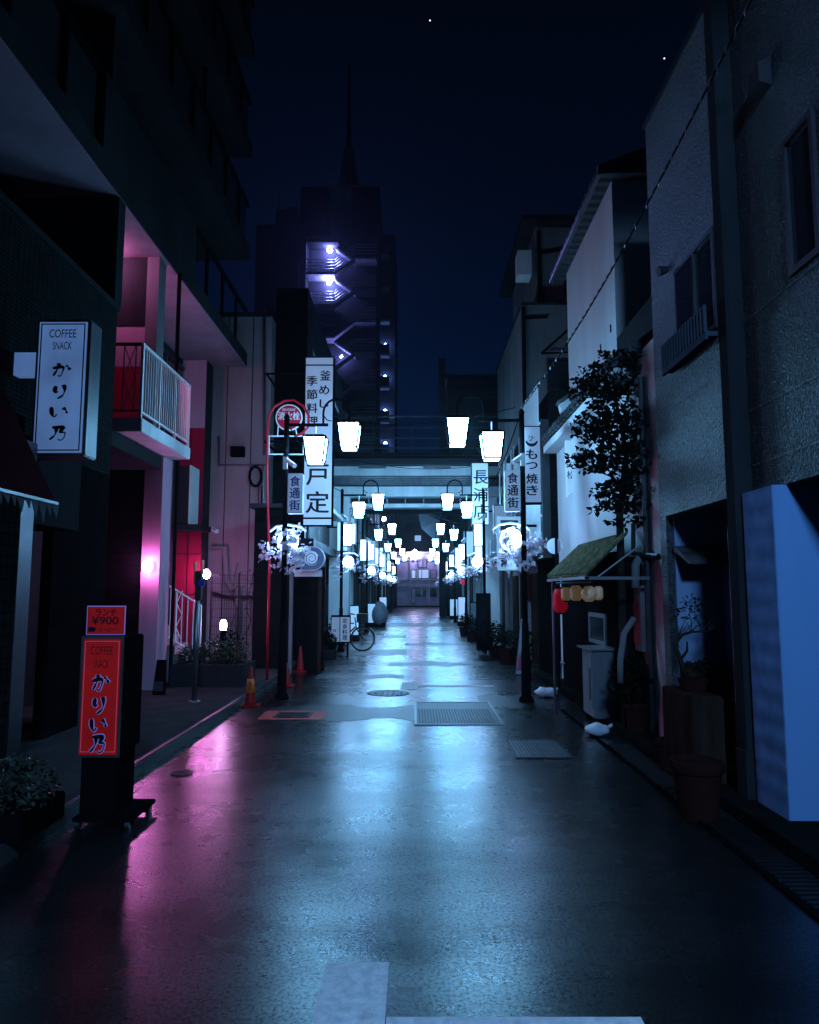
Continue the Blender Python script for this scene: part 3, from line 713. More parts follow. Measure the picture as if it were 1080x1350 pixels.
# long planter with shrubs and bollard lamp
t = thing('planter_box', 'long dark concrete planter in front of the crimson stair entrance', 'planter', (-3.5, 12.4, .1))
pl = MB().box(-4.05, -2.82, 12.15, 12.27, .1, .46).box(-4.05, -2.82, 12.9, 13.0, .1, .46).box(-2.94, -2.82, 12.27, 12.9, .1, .46).box(-4.05, -3.95, 12.27, 12.9, .1, .46)
pl.build('wall', 'darkconc', t); MB().box(-3.949, -2.941, 12.271, 12.899, .1, .40).build('soil', 'soil', t)
for i, (x, y, r, h) in enumerate(((-3.8, 12.5, .28, .18), (-3.42, 12.55, .30, .26), (-3.05, 12.5, .24, .24), (-3.25, 12.75, .26, .34))):
    lab = ('rounded shrub at the stair end of the planter', 'rounded shrub in the middle of the planter', 'rounded shrub at the red pole end of the planter', 'taller shrub at the back of the planter')[i]
    o = MB().leaves((x, y, .5 + h * .5), (r, r * .8, h), 620, .055, rnd).build('shrub', 'leaf2' if i != 3 else 'leaf'); tag(o, lab, 'shrub', 'shrubs in the long planter')
    stm = MB()
    for j in range(7): stm.tube([(x, y, .4), (x + rnd.uniform(-.7, .7) * r, y + rnd.uniform(-.6, .6) * r, .5 + h * .8)], .006, 4)
    stm.build('stem', 'bark', o)
q = P(292, 840, 12.98)
t = thing('bollard_lamp', 'short bollard lamp with a glowing white head beside the stair railing', 'lamp', (q.x, 13.1, .1))
MB().tube([(q.x, 13.1, .1), (q.x, 13.1, .99)], .05, 12).build('post', 'black', t)
MB().lathe((q.x, 13.1, .99), [(.05, 0), (.055, .03), (.055, .12), (.04, .165), (.015, .18)], 16).build('head', 'bollard', t, True)

# ------------------------------------------------------------------ beige neighbour, fence, pipes
bb = thing('neighbour_building', 'beige panelled side wall with pipes behind the mesh fence', 'building', (-6, 18, 0))
MB().box(-9, -3.57, 17.5, 26, 0, 8.55).build('wall', 'beige', bb)
MB().box(-9.02, -3.54, 17.47, 26, 8.551, 8.66).build('coping', 'darkconc', bb)
j_ = MB()
for px in (297, 330): xq = P(px, 600, 17.49).x; j_.box(xq, xq + .02, 17.488, 17.4985, .1, 8.54)
j_.build('joint', 'ink', bb)
def PP(px, py, Y): v = P(px, py, Y); return v
pp = MB().tube([PP(289, 575, 17.42), PP(289, 613, 17.42), PP(350, 613, 17.42)], .025, 6); pp.build('conduit', 'steel', bb)
pp = MB().tube([PP(280, 722, 17.40), PP(297, 722, 17.40), PP(299, 768, 17.40), PP(307, 778, 17.4), PP(313, 775, 17.4), PP(314, 835, 17.4)], .07, 8); pp.build('pipe', 'beige', bb, True)
pp = MB().tube([PP(280, 782, 17.36), PP(300, 787, 17.36), PP(330, 787, 17.36), PP(350, 795, 17.36)], .04, 8); pp.build('pipe', 'darkmetal', bb, True)
pp = MB().tube([PP(337 + 8 * math.cos(i * .6), 628 + 13 * math.sin(i * .6), 17.38 - i * .004) for i in range(16)], .035, 6); pp.build('cable_coil', 'black', bb)
v1, v2 = P(305, 589, 17.4), P(322, 602, 17.4)
MB().box(v1.x, v2.x, 17.3, 17.495, v2.z, v1.z).build('vent', 'black', bb)
MB().tube([PP(347, 615, 17.4), PP(347, 700, 17.4)], .03).tube([PP(349, 405, 17.4), PP(349, 600, 17.4)], .03).build('conduit', 'steel', bb)
for yo, xa in ((.0, 345), (.02, 341)): MB().tube([PP(xa, 640, 17.3), PP(xa - 1, 700, 17.3), PP(xa + 4, 760, 17.3)], .012, 5).build('wire', 'black', bb)
t = thing('mesh_fence', 'welded wire mesh fence in front of the beige wall', 'fence', (-4, 16.3, 0))
a, b = P(279, 757, 16.3), P(351, 757, 16.3); f_ = MB()
nx = 24
for i in range(nx + 1): x = a.x + (b.x - a.x) * i / nx; f_.box(x - .004, x + .004, 16.296, 16.304, .1, a.z)
for i in range(11): z = .15 + (a.z - .17) * i / 10; f_.box(a.x, b.x, 16.3041, 16.311, z - .004, z + .004)
f_.build('mesh', 'darkmetal', t)
for x in (a.x, (a.x + b.x) / 2, b.x): MB().tube([(x, 16.33, .0), (x, 16.33, a.z + .03)], .022).build('post', 'darkmetal', t)
vn = MB()
for i in range(5):
    x = -3.75 + rnd.uniform(-.4, .3); pts = [(x, 16.28, .5)]
    for k_ in range(7): x += rnd.uniform(-.13, .13); pts.append((x, 16.28 - rnd.uniform(0, .03), .5 + (k_ + 1) * .26))
    vn.tube(pts, .008, 4)
o = vn.build('climbing_vine', 'bark'); tag(o, 'bare vine stems climbing the wire mesh fence', 'vine')
MB().leaves((-3.75, 16.27, 1.7), (.4, .03, .5), 60, .06, rnd).build('foliage', 'leaf2', o)
t = thing('security_camera', 'small white security camera on the corner of the crimson wall', 'camera', P(281, 697, 16.1))
q = P(284, 698, 16.0)
MB().tube([(q.x - .09, 16.19, q.z + .06), (q.x, 16.0, q.z + .02)], .02).build('arm', 'steel', t)
MB().tube([(q.x - .06, 16.04, q.z + .02), (q.x + .09, 15.8, q.z - .06)], .05, 12).build('body', 'whitemetal', t)

# ------------------------------------------------------------------ red hydrant sign post
q = G(352, 905)
t = thing('hydrant_sign', 'round red hydrant sign hung on a hooked red pole', 'sign', (q.x, q.y, 0))
x, y = q.x, q.y
X2 = lambda px, py: P(px, py, y)
top = [Vector((x, y, 0)), Vector((x, y, 2.2))] + [X2(352.5, py) for py in (640, 600, 565)] + [X2(355, 548), X2(362, 536), X2(375, 528.5), X2(388, 527.5), X2(400, 535), X2(407, 548), X2(407, 562), X2(399, 571), X2(390, 575)]
MB().tube(top, .023, 10).build('pole', 'red', t, True)
cc = X2(381.5, 551)
MB().lathe((cc.x, y - .02, cc.z), [(.25, 0), (.25, .012)], 32, 'y').build('rim', 'whitemetal', t)
MB().lathe((cc.x, y - .034, cc.z), [(.225, 0), (.225, .004)], 32, 'y').build('disc', 'red', t)
MB().text('消火栓', (cc.x, y - .0405, cc.z + .03), .40, .15, bold=.02).text('FIRE HYDRANT', (cc.x, y - .0405, cc.z + .145), .24, .045, bold=.02).build('lettering', 'whitemetal', t)
br = MB()
for py in (575, 599): a, b = X2(353, py), X2(401, py); br.tube([a, b], .014, 6)
for px in (355, 400): br.tube([X2(px, 575), X2(px, 599)], .01, 6)
br.build('bracket', 'whitemetal', t)
MB().tube([X2(366, 575), X2(367, 562)], .01).tube([X2(392, 575), X2(390, 566)], .01).build('hanger', 'whitemetal', t)

# cones
for px, py, h, lab in ((330, 931, .56, 'red traffic cone with an amber banded sleeve nearest the camera'), (377, 905, .40, 'red traffic cone half hidden behind the first lamp post'), (396, 886, .52, 'red traffic cone by the dark shop door, farthest of the three')):
    q = G(px, py)
    t = thing('traffic_cone', lab, 'cone', (q.x, q.y, 0), 'red cones along the left kerb')
    MB().lathe(q, [(.085, .03), (.08, .06), (.025, h), (.018, h + .01)], 18).build('body', 'conered', t, True)
    MB().box(q.x - .14, q.x + .14, q.y - .14, q.y + .14, .002, .03).build('base', 'conered', t, bevel=.008)
    if h > .55:
        MB().lathe((q.x, q.y, .2), [(.068, 0), (.048, .2)], 18).build('sleeve', 'amber', t, True)
        MB().text('注意', (q.x, q.y - .085, .31), .05, .12, up=(0, .15, 1)).build('lettering', 'ink', t)

# ================================================================== LEFT ROW
XL = -2.75
sb = thing('restaurant_building', 'dark tiled restaurant building carrying the tall white vertical sign', 'building', (-4, 20, 0))
MB().box(-3.56, XL, 18, 27, 3.0, 9.5).box(-9, -3.575, 26.1, 27, 0, 9.5).build('wall', 'greytile', sb)
MB().box(-3.56, XL + .001, 17.96, 17.999, 0, 9.5).build('side_wall', 'slat', sb)
MB().box(-3.56, XL - .25, 18.001, 27, 0, 2.999).build('shop_front', 'slat', sb)
MB().box(-3.0, XL + .25, 17.9, 26.9, 2.75, 2.98).build('canopy', 'rooftile', sb)
for yy in (18.5, 21.2, 23.9):
    for z in (4.0, 6.8):
        w_ = MB().box(XL + .001, XL + .02, yy, yy + 1.6, z, z + 1.3).build('window', 'glass', sb)
        MB().box(XL + .001, XL + .05, yy - .05, yy + 1.65, z - .06, z - .001).box(XL + .001, XL + .05, yy - .05, yy + 1.65, z + 1.301, z + 1.36).build('frame', 'steel', w_)
for yy in (18.6, 20.2, 22.6, 24.4):
    dd = MB().box(XL - .249, XL - .22, yy, yy + .9, 0, 2.1).build('door', 'wood', sb)
    MB().box(XL - .219, XL - .21, yy + .1, yy + .8, .8, 1.9).build('pane', 'glass', dd)
MB().tube([(XL + .08, 18.1, 0), (XL + .08, 18.1, 9)], .05).build('drainpipe', 'steel', sb)
for a_, b_ in ((18.02, 18.2), (19.7, 19.85), (22.1, 22.3), (25.5, 25.7)): MB().box(XL - .2, XL + .02, a_, b_, 0, 2.74).build('post', 'greyconc', sb)

# nearer low porch whose frame shows beside the cones
q0, q1 = P(385, 757, 15.0), P(415, 757, 15.0)
t = thing('shop_porch', 'dark shop doorway with a pale blue lintel behind the first left lamp', 'porch', (-2.4, 15.5, 0))
MB().box(q0.x - .04, q0.x + .03, 14.95, 15.05, 0, 2.05).build('post', 'greyconc', t)
MB().box(q0.x + .06, q0.x + .62, 14.93, 15.1, 1.98, 2.12).build('lintel', 'paleconc', t)
MB().box(q0.x - .8, q0.x - .05, 15.0, 15.1, 0, 3.4).box(q0.x + .04, q0.x + .62, 15.5, 15.6, 0, 2.2).build('wall', 'slat', t)
MB().box(q0.x - .9, q0.x + .75, 14.9, 17.9, 3.41, 3.5).build('roof', 'darkmetal', t)
MB().box(q0.x + .55, q0.x + .62, 15.0, 15.08, 0, 1.97).build('post', 'wood', t)

# the tall white vertical sign
Ys = 14.4
a, b = P(402.5, 470, Ys), P(438, 693, Ys)
t = thing('vertical_sign', 'very tall white vertical sign with black brush characters above the left lamp', 'sign', ((a.x + b.x) / 2, Ys, b.z))
MB().box(a.x + .002, b.x, Ys, Ys + .22, b.z, a.z).build('case', 'black', t)
zs = [P(402, py, Ys).z for py in (472, 480.5, 482.5, 682, 684.5, 692)]
MB().box(a.x + .02, b.x - .02, Ys - .012, Ys - .001, zs[3], zs[2]).build('face', 'signface', t)
for i_ in (0, 4): MB().box(a.x + .02, b.x - .02, Ys - .012, Ys - .001, zs[i_ + 1], zs[i_]).build('trim_panel', 'signface', t)
l_ = MB()
for ch, px, py, s_ in (('釜', 429, 495, .215), ('め', 427.5, 514, .20), ('し', 427.5, 532, .18), ('季', 411.5, 502, .215), ('節', 411.5, 520, .215), ('料', 411.5, 538, .215), ('理', 412, 556, .215), ('江', 418, 590, .40), ('戸', 418.5, 626, .44), ('定', 418.5, 662, .46)):
    v = P(px, py, Ys - .015); l_.text(ch, v, s_, s_ * .95, bold=.024 if s_ < .3 else .018)
l_.build('lettering', 'ink', t)
for z_ in (zs[5] + .3, (zs[0] + zs[5]) / 2, zs[0] - .3): MB().tube([(a.x, Ys + .1, z_), (XL - .3, Ys + .1 + .0, z_), (XL - .3, 18.0, z_)], .025, 6).build('bracket', 'black', t)

# round ended blue grey projecting sign with a spiral
Yp = 14.6
a, b = P(397, 720.5, Yp), P(428, 752, Yp)
cz, cr = (a.z + b.z) / 2, (a.z - b.z) / 2
t = thing('projecting_sign', 'round ended grey projecting sign with a spiral emblem under the tall white sign', 'sign', (a.x, Yp, cz))
pts = [Vector((a.x, Yp, a.z)), Vector((a.x, Yp, b.z))] + [Vector((b.x - cr + cr * math.sin(i * math.pi / 16), Yp, cz - cr * math.cos(i * math.pi / 16))) for i in range(17)]
MB().prism(pts, (0, .14, 0)).build('case', 'whitemetal', t)
ins = [Vector(((p.x - (a.x + b.x) / 2) * .95 + (a.x + b.x) / 2, Yp - .006, (p.z - cz) * .95 + cz)) for p in pts]
MB().prism(ins, (0, .005, 0)).build('face', 'slate', t)
q = P(411, 736, Yp)
MB().lathe((q.x, Yp - .008, q.z), [(.145, 0), (.145, .003)], 28, 'y').build('emblem', 'signwhite', t)
l_ = MB()
vs = []
for i in range(40):
    a_ = i * .33; r0 = .022 + .0027 * i; vs += [Vector((q.x + r0 * math.cos(a_), Yp - .0135, q.z + r0 * math.sin(a_))), Vector((q.x + (r0 + .006 + .00045 * i) * math.cos(a_), Yp - .0135, q.z + (r0 + .006 + .00045 * i) * math.sin(a_)))]
l_.add(vs, [(2 * i, 2 * i + 1, 2 * i + 3, 2 * i + 2) for i in range(39)])
l_.build('spiral', 'ink', t)
MB().tube([(a.x, Yp + .07, cz), (XL - .1, Yp + .07, cz), (XL - .1, 15.1, cz)], .025, 6).build('bracket', 'black', t)

# ================================================================== STREET LAMPS (pairs of lanterns, name board, globe with blossom)
def lantern(root, x, y, ztop, h=.425):
    w1, w0 = .172, .128
    def fr(w, z): return [Vector((x - w, y - w, z)), Vector((x + w, y - w, z)), Vector((x + w, y + w, z)), Vector((x - w, y + w, z))]
    zb = ztop - h
    lo, hi = fr(w0, zb + .02), fr(w1, ztop - .015)
    o = MB().add(lo + hi, [(3, 2, 1, 0), (4, 5, 6, 7)] + [(i, (i + 1) % 4, 4 + (i + 1) % 4, 4 + i) for i in range(4)]).build('lantern', 'lantern', root)
    f = MB()
    for i in range(4):
        f.tube([lo[i] + (lo[i] - Vector((x, y, lo[i].z))) * .03, hi[i] + (hi[i] - Vector((x, y, hi[i].z))) * .05], .017, 5)
        f.tube([lo[i], lo[(i + 1) % 4]], .016, 5)
    f.box(x - .185, x + .185, y - .185, y + .185, ztop - .014, ztop + .012)
    f.prism([(x - .15, y - .15, ztop + .0121), (x + .15, y - .15, ztop + .0121), (x + .15, y + .15, ztop + .0121), (x - .15, y + .15, ztop + .0121)], (0, 0, .02))
    f.build('lantern_frame', 'frameblack', o)
    u = fr(w0 * .86, zb)
    MB().add(fr(w0 * .86, zb) + fr(w0 * .95, zb + .012), [(3, 2, 1, 0), (4, 5, 6, 7)] + [(i, (i + 1) % 4, 4 + (i + 1) % 4, 4 + i) for i in range(4)]).build('lantern_base', 'panel_lit', o)
def street_lamp(sg, X, Y, label, group, lit, front=False):
    """sg +1: arm reaches towards +X"""
    t = thing('street_lamp', label, 'street lamp', (X, Y, 0), group)
    MB().lathe((X, Y, 0), [(.11, 0), (.11, .05), (.075, .09), (.07, .75), (.058, .8), (.052, 1.2)], 14).build('base', 'black', t, True)
    p_ = MB().tube([(X, Y, 1.2), (X, Y, 4.5)], .043, 12).lathe((X, Y, 4.5), [(.045, 0), (.05, .03), (.02, .08)], 12)
    p_.build('post', 'black', t, True)
    MB().box(X - .03, X + sg * .68, Y - .02, Y + .02, 4.375, 4.42).build('cross_arm', 'black', t)
    MB().tube([(X + sg * .48, Y, 4.375), (X + sg * .48, Y, 4.18)], .012, 6).build('hanger', 'whitemetal', t)
    ar = [(X + sg * .60, Y, 4.42)] + [(X + sg * (.815 - .215 * math.cos(math.pi * i / 10)), Y, 4.60 + .23 * math.sin(math.pi * i / 10)) for i in range(11)] + [(X + sg * 1.03, Y, 4.42)]
    MB().tube(ar, .018, 8).tube([(X + sg * .61, Y, 4.55), (X + sg * .66, Y, 4.48), (X + sg * .74, Y, 4.46)], .01, 5).build('hook_arm', 'black', t, True)
    lantern(t, X + sg * .48, Y, 4.18)
    lantern(t, X + sg * 1.03, Y, 4.41)
    # name board beside the post
    bx0, bx1 = X + sg * .045, X + sg * .29
    nb = MB().box(bx0, bx1, Y - .08, Y + .08, 2.93, 3.58).build('name_board', 'whitemetal' if not lit else 'darkmetal', t, bevel=.008)
    m0, m1 = min(bx0, bx1), max(bx0, bx1)
    fc = MB().box(m0 + .02, m1 - .02, Y - .086, Y - .081, 2.96, 3.55)
    if lit: fc.box(m0 + .02, m1 - .02, Y + .081, Y + .086, 2.96, 3.55)
    fc.build('face', 'panel_lit' if lit else 'signface', nb)
    if not lit: MB().column('食通街', (bx0 + bx1) / 2, Y - .0885, 3.55, .165, .195, bold=.028).build('lettering', 'bluetext' if sg > 0 else 'ink', nb)
    # security camera and cable clamp
    MB().box(X - .035, X + .035, Y - .09, Y - .045, 3.65, 3.85).tube([(X + sg * .05, Y - .1, 3.78), (X + sg * .18, Y - .2, 3.68)], .04, 8).build('camera', 'whitemetal', t)
    # globe lamp and its arched holder
    gx, gy, gz = X + sg * .02 if front and sg > 0 else X + sg * .17, Y + .20, 2.50
    gr = .175 if front else .155
    MB().ball((gx, gy, gz), gr, 16, 9, (1, 1, 1.08)).build('globe', 'globe', t, True)
    h_ = MB().tube([(gx - .30, gy, gz + .16), (gx - .2, gy, gz + .24), (gx, gy, gz + .27), (gx + .2, gy, gz + .24), (gx + .30, gy, gz + .16)], .022, 6)
    h_.tube([(gx, gy, gz - .13), (gx, gy, gz - .26), (X, Y, gz - .34)], .018, 6)
    h_.build('globe_holder', 'whitemetal', t)
    rg = random.Random(int(Y * 10) + (3 if sg > 0 else 5))
    bb_, pe = MB(), MB()
    for j in range(18 if front else 10):
        a0 = rg.uniform(0, 2 * math.pi); pts = [Vector((gx + .1 * math.cos(a0), gy - .12, gz - .2))]
        dv = Vector((math.cos(a0) * (.95 if math.cos(a0) * sg < 0 or not front else .55), rg.uniform(-.5, .2), math.sin(a0) * .75 + .1))
        for k_ in range(5):
            pts.append(pts[-1] + dv * .075 + Vector((rg.uniform(-.03, .03), rg.uniform(-.03, .03), rg.uniform(-.03, .03))))
            if (pts[-1] - Vector((gx, gy, gz))).length < gr + .03 and k_ < 1: pts[-1].y = gy - gr - .05
        bb_.tube(pts, [.008, .007, .006, .005, .004, .003], 5)
        for p in pts[1:]:
            for q_ in range(5 if front else 3): pe.petals(p + Vector((rg.gauss(0, .045), rg.gauss(0, .03), rg.gauss(0, .045))), rg.uniform(.028, .045), rg)
    br_ = bb_.build('blossom_branch', 'bark', t)
    pe.build('blossom', 'petal', br_)
    return t
GL, GRT = 'twin lantern street lamps along the left kerb', 'twin lantern street lamps along the right kerb'
SK = lambda Y: .0063 * (Y - 11)
l0 = street_lamp(1, -2.09, 11.6, 'black twin lantern street lamp with blue lettered board beside the red hydrant pole', GL, False, True)
r0 = street_lamp(-1, 1.72, 11.3, 'black twin lantern street lamp with dark lettered board before the awning stall', GRT, False, True)
l1 = street_lamp(1, -2.05, 20.4, 'lit twin lantern street lamp on the left kerb beside the parked bicycle', GL, True)
r1 = street_lamp(-1, 1.98 + SK(20.4) * 0, 20.4, 'twin lantern street lamp on the right kerb beside the tall dark board', GRT, True)
wheres = [(29.6, 'first pair beyond the bridge'), (38.6, 'second pair beyond the bridge'), (47.6, 'third pair beyond the bridge'), (56.6, 'nearest the lilac shop front')]
for (Y, wh) in wheres:
    copy_tree(l1, (-2.05 + SK(Y) * 1.0, Y, 0), 'distant lit street lamp on the left kerb, ' + wh)
    copy_tree(r1, (2.0 + SK(Y) * 1.0, Y, 0), 'distant lit street lamp on the right kerb, ' + wh)

# vertical sign with round emblem fixed to the first right lamp
Y = 11.38
a, b = P(689.5, 563, Y), P(713.5, 662, Y)
t = thing('vertical_sign', 'narrow white vertical sign with black hiragana and a round emblem beside the first right lamp', 'sign', ((a.x + b.x) / 2, Y, b.z))
MB().box(a.x - .012, b.x + .012, Y, Y + .12, b.z - .03, a.z + .02).build('case', 'black', t)
MB().box(a.x, b.x, Y - .008, Y - .001, b.z, a.z).build('face', 'signface', t)
l_ = MB(); cx_ = (a.x + b.x) / 2
for ch, py in (('も', 599), ('つ', 614), ('焼', 631), ('き', 646.5)): l_.text(ch, (cx_ - .005, Y - .011, P(700, py, Y).z), .175, .155 if ch != 'つ' else .11, bold=.028)
ez = P(700, 581, Y).z
for i in range(9):
    a0, a1 = math.pi * 1.02 + i * math.pi * .96 / 9, math.pi * 1.02 + (i + 1) * math.pi * .96 / 9
    w_ = lambda k_: .022 + .03 * math.sin(math.pi * k_ / 9)
    l_.add([(cx_ + .10 * math.cos(a0), Y - .011, ez + .10 * math.sin(a0)), (cx_ + .10 * math.cos(a1), Y - .011, ez + .10 * math.sin(a1)),
            (cx_ + (.10 - w_(i + 1)) * math.cos(a1), Y - .011, ez + (.10 - w_(i + 1)) * math.sin(a1)), (cx_ + (.10 - w_(i)) * math.cos(a0), Y - .011, ez + (.10 - w_(i)) * math.sin(a0))], [(0, 1, 2, 3)])
l_.brush([[(.3, .35), (.5, .5), (.42, .85)], [(.55, .9), (.58, .6), (.8, .7)], [(.2, .6), (.3, .8), (.2, .9)]], (cx_, Y - .0115, ez + .02), .16, .15, .05)
l_.build('lettering', 'ink', t)
MB().box(1.765, a.x - .013, Y + .03, Y + .06, a.z - .12, a.z - .09).box(1.765, a.x - .013, Y + .03, Y + .06, b.z + .1, b.z + .13).build('bracket', 'black', t)

# ================================================================== RIGHT: stucco building, blue end wall
rb = thing('stucco_building', 'two storey spatter stucco building with a recessed entrance on the right', 'building', (5, 6, 0))
XR, XN = 2.60, 2.74
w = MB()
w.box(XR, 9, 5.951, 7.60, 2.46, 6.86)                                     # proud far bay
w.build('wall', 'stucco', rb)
MB().box(XN, 9, -3, 5.799, 2.477, 9.5).build('wall', 'stucco_shaded', rb)      # near bay, its weaker light put into a darker stucco colour
MB().box(2.594, 3.25, 5.80, 5.95, .45, 6.88).build('fin', 'finpaint', rb)
MB().box(XR, 3.25, 7.42, 7.60, 0, 2.459).build('pillar', 'stucco', rb)
MB().box(2.575, 3.25, 5.785, 5.96, 0, .449).build('pillar_base', 'darkconc', rb)
MB().box(XR - .02, 9, 5.952, 7.64, 6.861, 6.92).build('parapet_cap', 'darkmetal', rb)
MB().box(3.12, 3.30, 5.951, 7.419, 0, 2.458).build('rear_wall', 'recesswall', rb)
MB().box(2.66, 3.119, 7.36, 7.419, 0, 2.457).build('side_wall', 'recesswall', rb)
MB().box(2.66, 3.118, 7.28, 7.359, 0, .98).build('dado', 'wood', rb)
cn = MB().prism([(2.64, 7.355, 2.10), (2.64, 6.95, 1.95), (2.64, 6.95, 1.99), (2.64, 7.355, 2.15)], (.47, 0, 0)); cn.build('canopy', 'rooftile', rb)
dr = MB().box(3.07, 3.119, 6.05, 6.95, .1, 1.98).build('door', 'wood', rb)
MB().box(3.06, 3.069, 6.15, 6.85, .95, 1.88).build('pane', 'glass', dr)
MB().box(3.04, 3.119, 6.96, 7.02, .1, 2.05).box(3.05, 3.119, 5.97, 6.959, 1.99, 2.05).build('frame', 'darkmetal', dr)
MB().tube([(3.02, 6.92, .3), (3.02, 6.92, 2.3)], .012, 6).build('conduit', 'steel', rb)
sm_ = MB()
for z_ in (2.68, 3.10, 3.52): sm_.box(XR - .006, XR + .002, 5.952, 7.60, z_, z_ + .016)
for z_ in (2.69, 3.14, 3.9): sm_.box(XN - .006, XN + .002, -3, 5.79, z_, z_ + .016)
sm_.build('joint', 'stucco', rb)
# upper windows
wn = MB().box(XR - .003, XR + .02, 6.0, 6.84, 3.98, 4.80).build('window', 'glass', rb)
f_ = MB()
for y0_, y1_, z0_, z1_ in ((5.96, 6.0, 3.93, 4.84), (6.84, 6.88, 3.93, 4.84), (6.0, 6.84, 4.80, 4.84), (6.0, 6.84, 3.93, 3.98), (6.38, 6.42, 3.98, 4.80)): f_.box(XR - .022, XR + .01, y0_, y1_, z0_, z1_)
f_.build('frame', 'darkmetal', wn)
MB().box(XR - .028, XR + .01, 6.425, 6.83, 3.985, 4.795).build('sash', 'glass', wn)
f_ = MB().box(XR - .11, XR - .004, 5.97, 7.05, 3.86, 3.90).box(XR - .115, XR - .09, 5.97, 7.05, 3.83, 3.86)
for i in range(16): f_.box(XR - .115, XR - .09, 5.98 + i * .0695, 6.006 + i * .0695, 3.90, 4.14)
f_.build('window_railing', 'bluegrey', wn)
wn = MB().box(XN - .004, XN + .02, 4.66, 4.98, 4.0, 4.94).build('window', 'glass', rb)
f_ = MB()
for y0_, y1_, z0_, z1_ in ((4.62, 4.66, 3.95, 4.98), (4.98, 5.02, 3.95, 4.98), (4.66, 4.98, 4.94, 4.98), (4.66, 4.98, 3.95, 4.0)): f_.box(XN - .03, XN + .01, y0_, y1_, z0_, z1_)
f_.build('frame', 'darkmetal', wn)
q = P(1012, 104, 5.2)
MB().prism([(XN - .001, 5.14, q.z + .14), (XN - .001, 5.14, q.z - .09), (XN - .10, 5.14, q.z - .06), (XN - .10, 5.14, q.z + .10)], (0, .16, 0)).build('vent', 'darkmetal', rb)
MB().tube([(XR, 7.1, 4.97), (XR - .09, 7.1, 4.95)], [.035, .055], 10).build('vent', 'darkmetal', rb)
# blue end wall under the overhang
MB().box(2.64, 9, 5.276, 5.75, 0.0, 2.472).build('end_wall', 'bluewall', rb)
MB().box(2.632, 2.6395, 5.278, 5.748, .02, 2.47).build('siding', 'bluesiding', rb)

# unseen street lamp, assumed behind the viewer and added to light the blue wall
assumed_lamp = thing('street_lamp', 'assumed tall single headed street lamp with a curved arm that lights the blue wall', 'street lamp', (.75, -4.2, 0))
MB().tube([(-.9, -4.2, 0), (-.9, -4.2, 6.4), (-.5, -4.2, 6.75), (.7, -4.2, 6.8)], .06, 10).build('post', 'darkmetal', assumed_lamp)
MB().lathe((.75, -4.2, 6.7), [(.2, 0), (.16, .08), (.05, .12)], 16).build('head', 'darkmetal', assumed_lamp)
ld = bpy.data.lights.new('assumed_lamp_bulb', 'SPOT'); ld.energy = 3300; ld.color = (.22, .50, 1.0); ld.spot_size = math.radians(66); ld.spot_blend = .25; ld.shadow_soft_size = .55
lo_ = bpy.data.objects.new('assumed_lamp_bulb', ld); COL.objects.link(lo_); lo_.parent = assumed_lamp; lo_.location = (0, 0, 6.62)
lo_.rotation_euler = (Vector((.75, -4.2, 6.6)) - Vector((2.7, 5.0, 1.0))).to_track_quat('Z', 'Y').to_euler()

# pots, bonsai, plants on the right
def pot(px, py, r, h, lab, plant=None, mt='terracotta'):
    q = G(px, py)
    t = thing('plant_pot', lab, 'pot', q, 'pots at the right building')
    MB().lathe(q, [(r * .72, 0), (r * .92, h * .8), (r, h * .82), (r * 1.04, h * .9), (r * 1.04, h), (r * .9, h), (r * .88, h * .9)], 26).build('pot', mt, t, False)
    MB().lathe((q.x, q.y, h * .88), [(r * .87, 0), (r * .87, .012)], 20).build('soil', 'soil', t)
    return t, q
pot(922, 1078, .19, .42, 'largest terracotta pot standing on the drain beside the stucco pillar')
pot(885, 1018, .13, .30, 'smaller terracotta pot behind the largest one')
t, q = pot(842, 975, .15, .42, 'dull red pot with a bushy plant near the white plastic bag')
MB().leaves((q.x, q.y, .66), (.30, .28, .30), 700, .075, rnd).build('foliage', 'leaf', t)
q = G(912, 1000)
t = thing('plant_stand', 'dark wooden stand in the recess under the bonsai', 'stand', (2.53, 6.7, 0))
MB().box(2.35, 2.62, 6.25, 7.0, .02, .80).build('body', 'wood', t, bevel=.01)
t = thing('bonsai_tree', 'crooked bare bonsai silhouetted against the pale recess wall', 'tree', (2.5, 6.6, .8))
MB().lathe((2.5, 6.6, .801), [(.10, 0), (.13, .09), (.135, .11)], 16).build('pot', 'terracotta', t)
Bp = lambda px, py, dy=0: P(px, py, 6.6 + dy)
tk = MB().tube([Bp(905, 893), Bp(897, 870), Bp(890, 852), Bp(895, 838), Bp(912, 833), Bp(935, 832)], [.026, .023, .02, .016, .011, .006], 7)
tk.tube([Bp(897, 870), Bp(906, 858), Bp(906, 846)], [.015, .012, .008], 6)
tk.build('trunk', 'bark', t, True)
tw = MB(); rg = random.Random(4)
for (px, py) in ((895, 838), (912, 833), (925, 832), (890, 850), (935, 832)):
    for k_ in range(4):
        p0 = Bp(px, py); pts = [p0]
        dx, dz = rg.uniform(-.5, 1.0), rg.uniform(.3, 1)
        for j in range(4): pts.append(pts[-1] + Vector((dx * .055 + rg.uniform(-.015, .015), rg.uniform(-.04, .04), dz * .06 + rg.uniform(-.02, .02)))); 
        tw.tube(pts, [.006, .005, .004, .003, .002], 4)
tw.build('branch', 'bark', t)
MB().leaves(Bp(918, 803), (.22, .15, .12), 170, .035, rg).leaves(Bp(922, 878), (.12, .12, .06), 90, .04, rg).build('foliage', 'leaf', t)

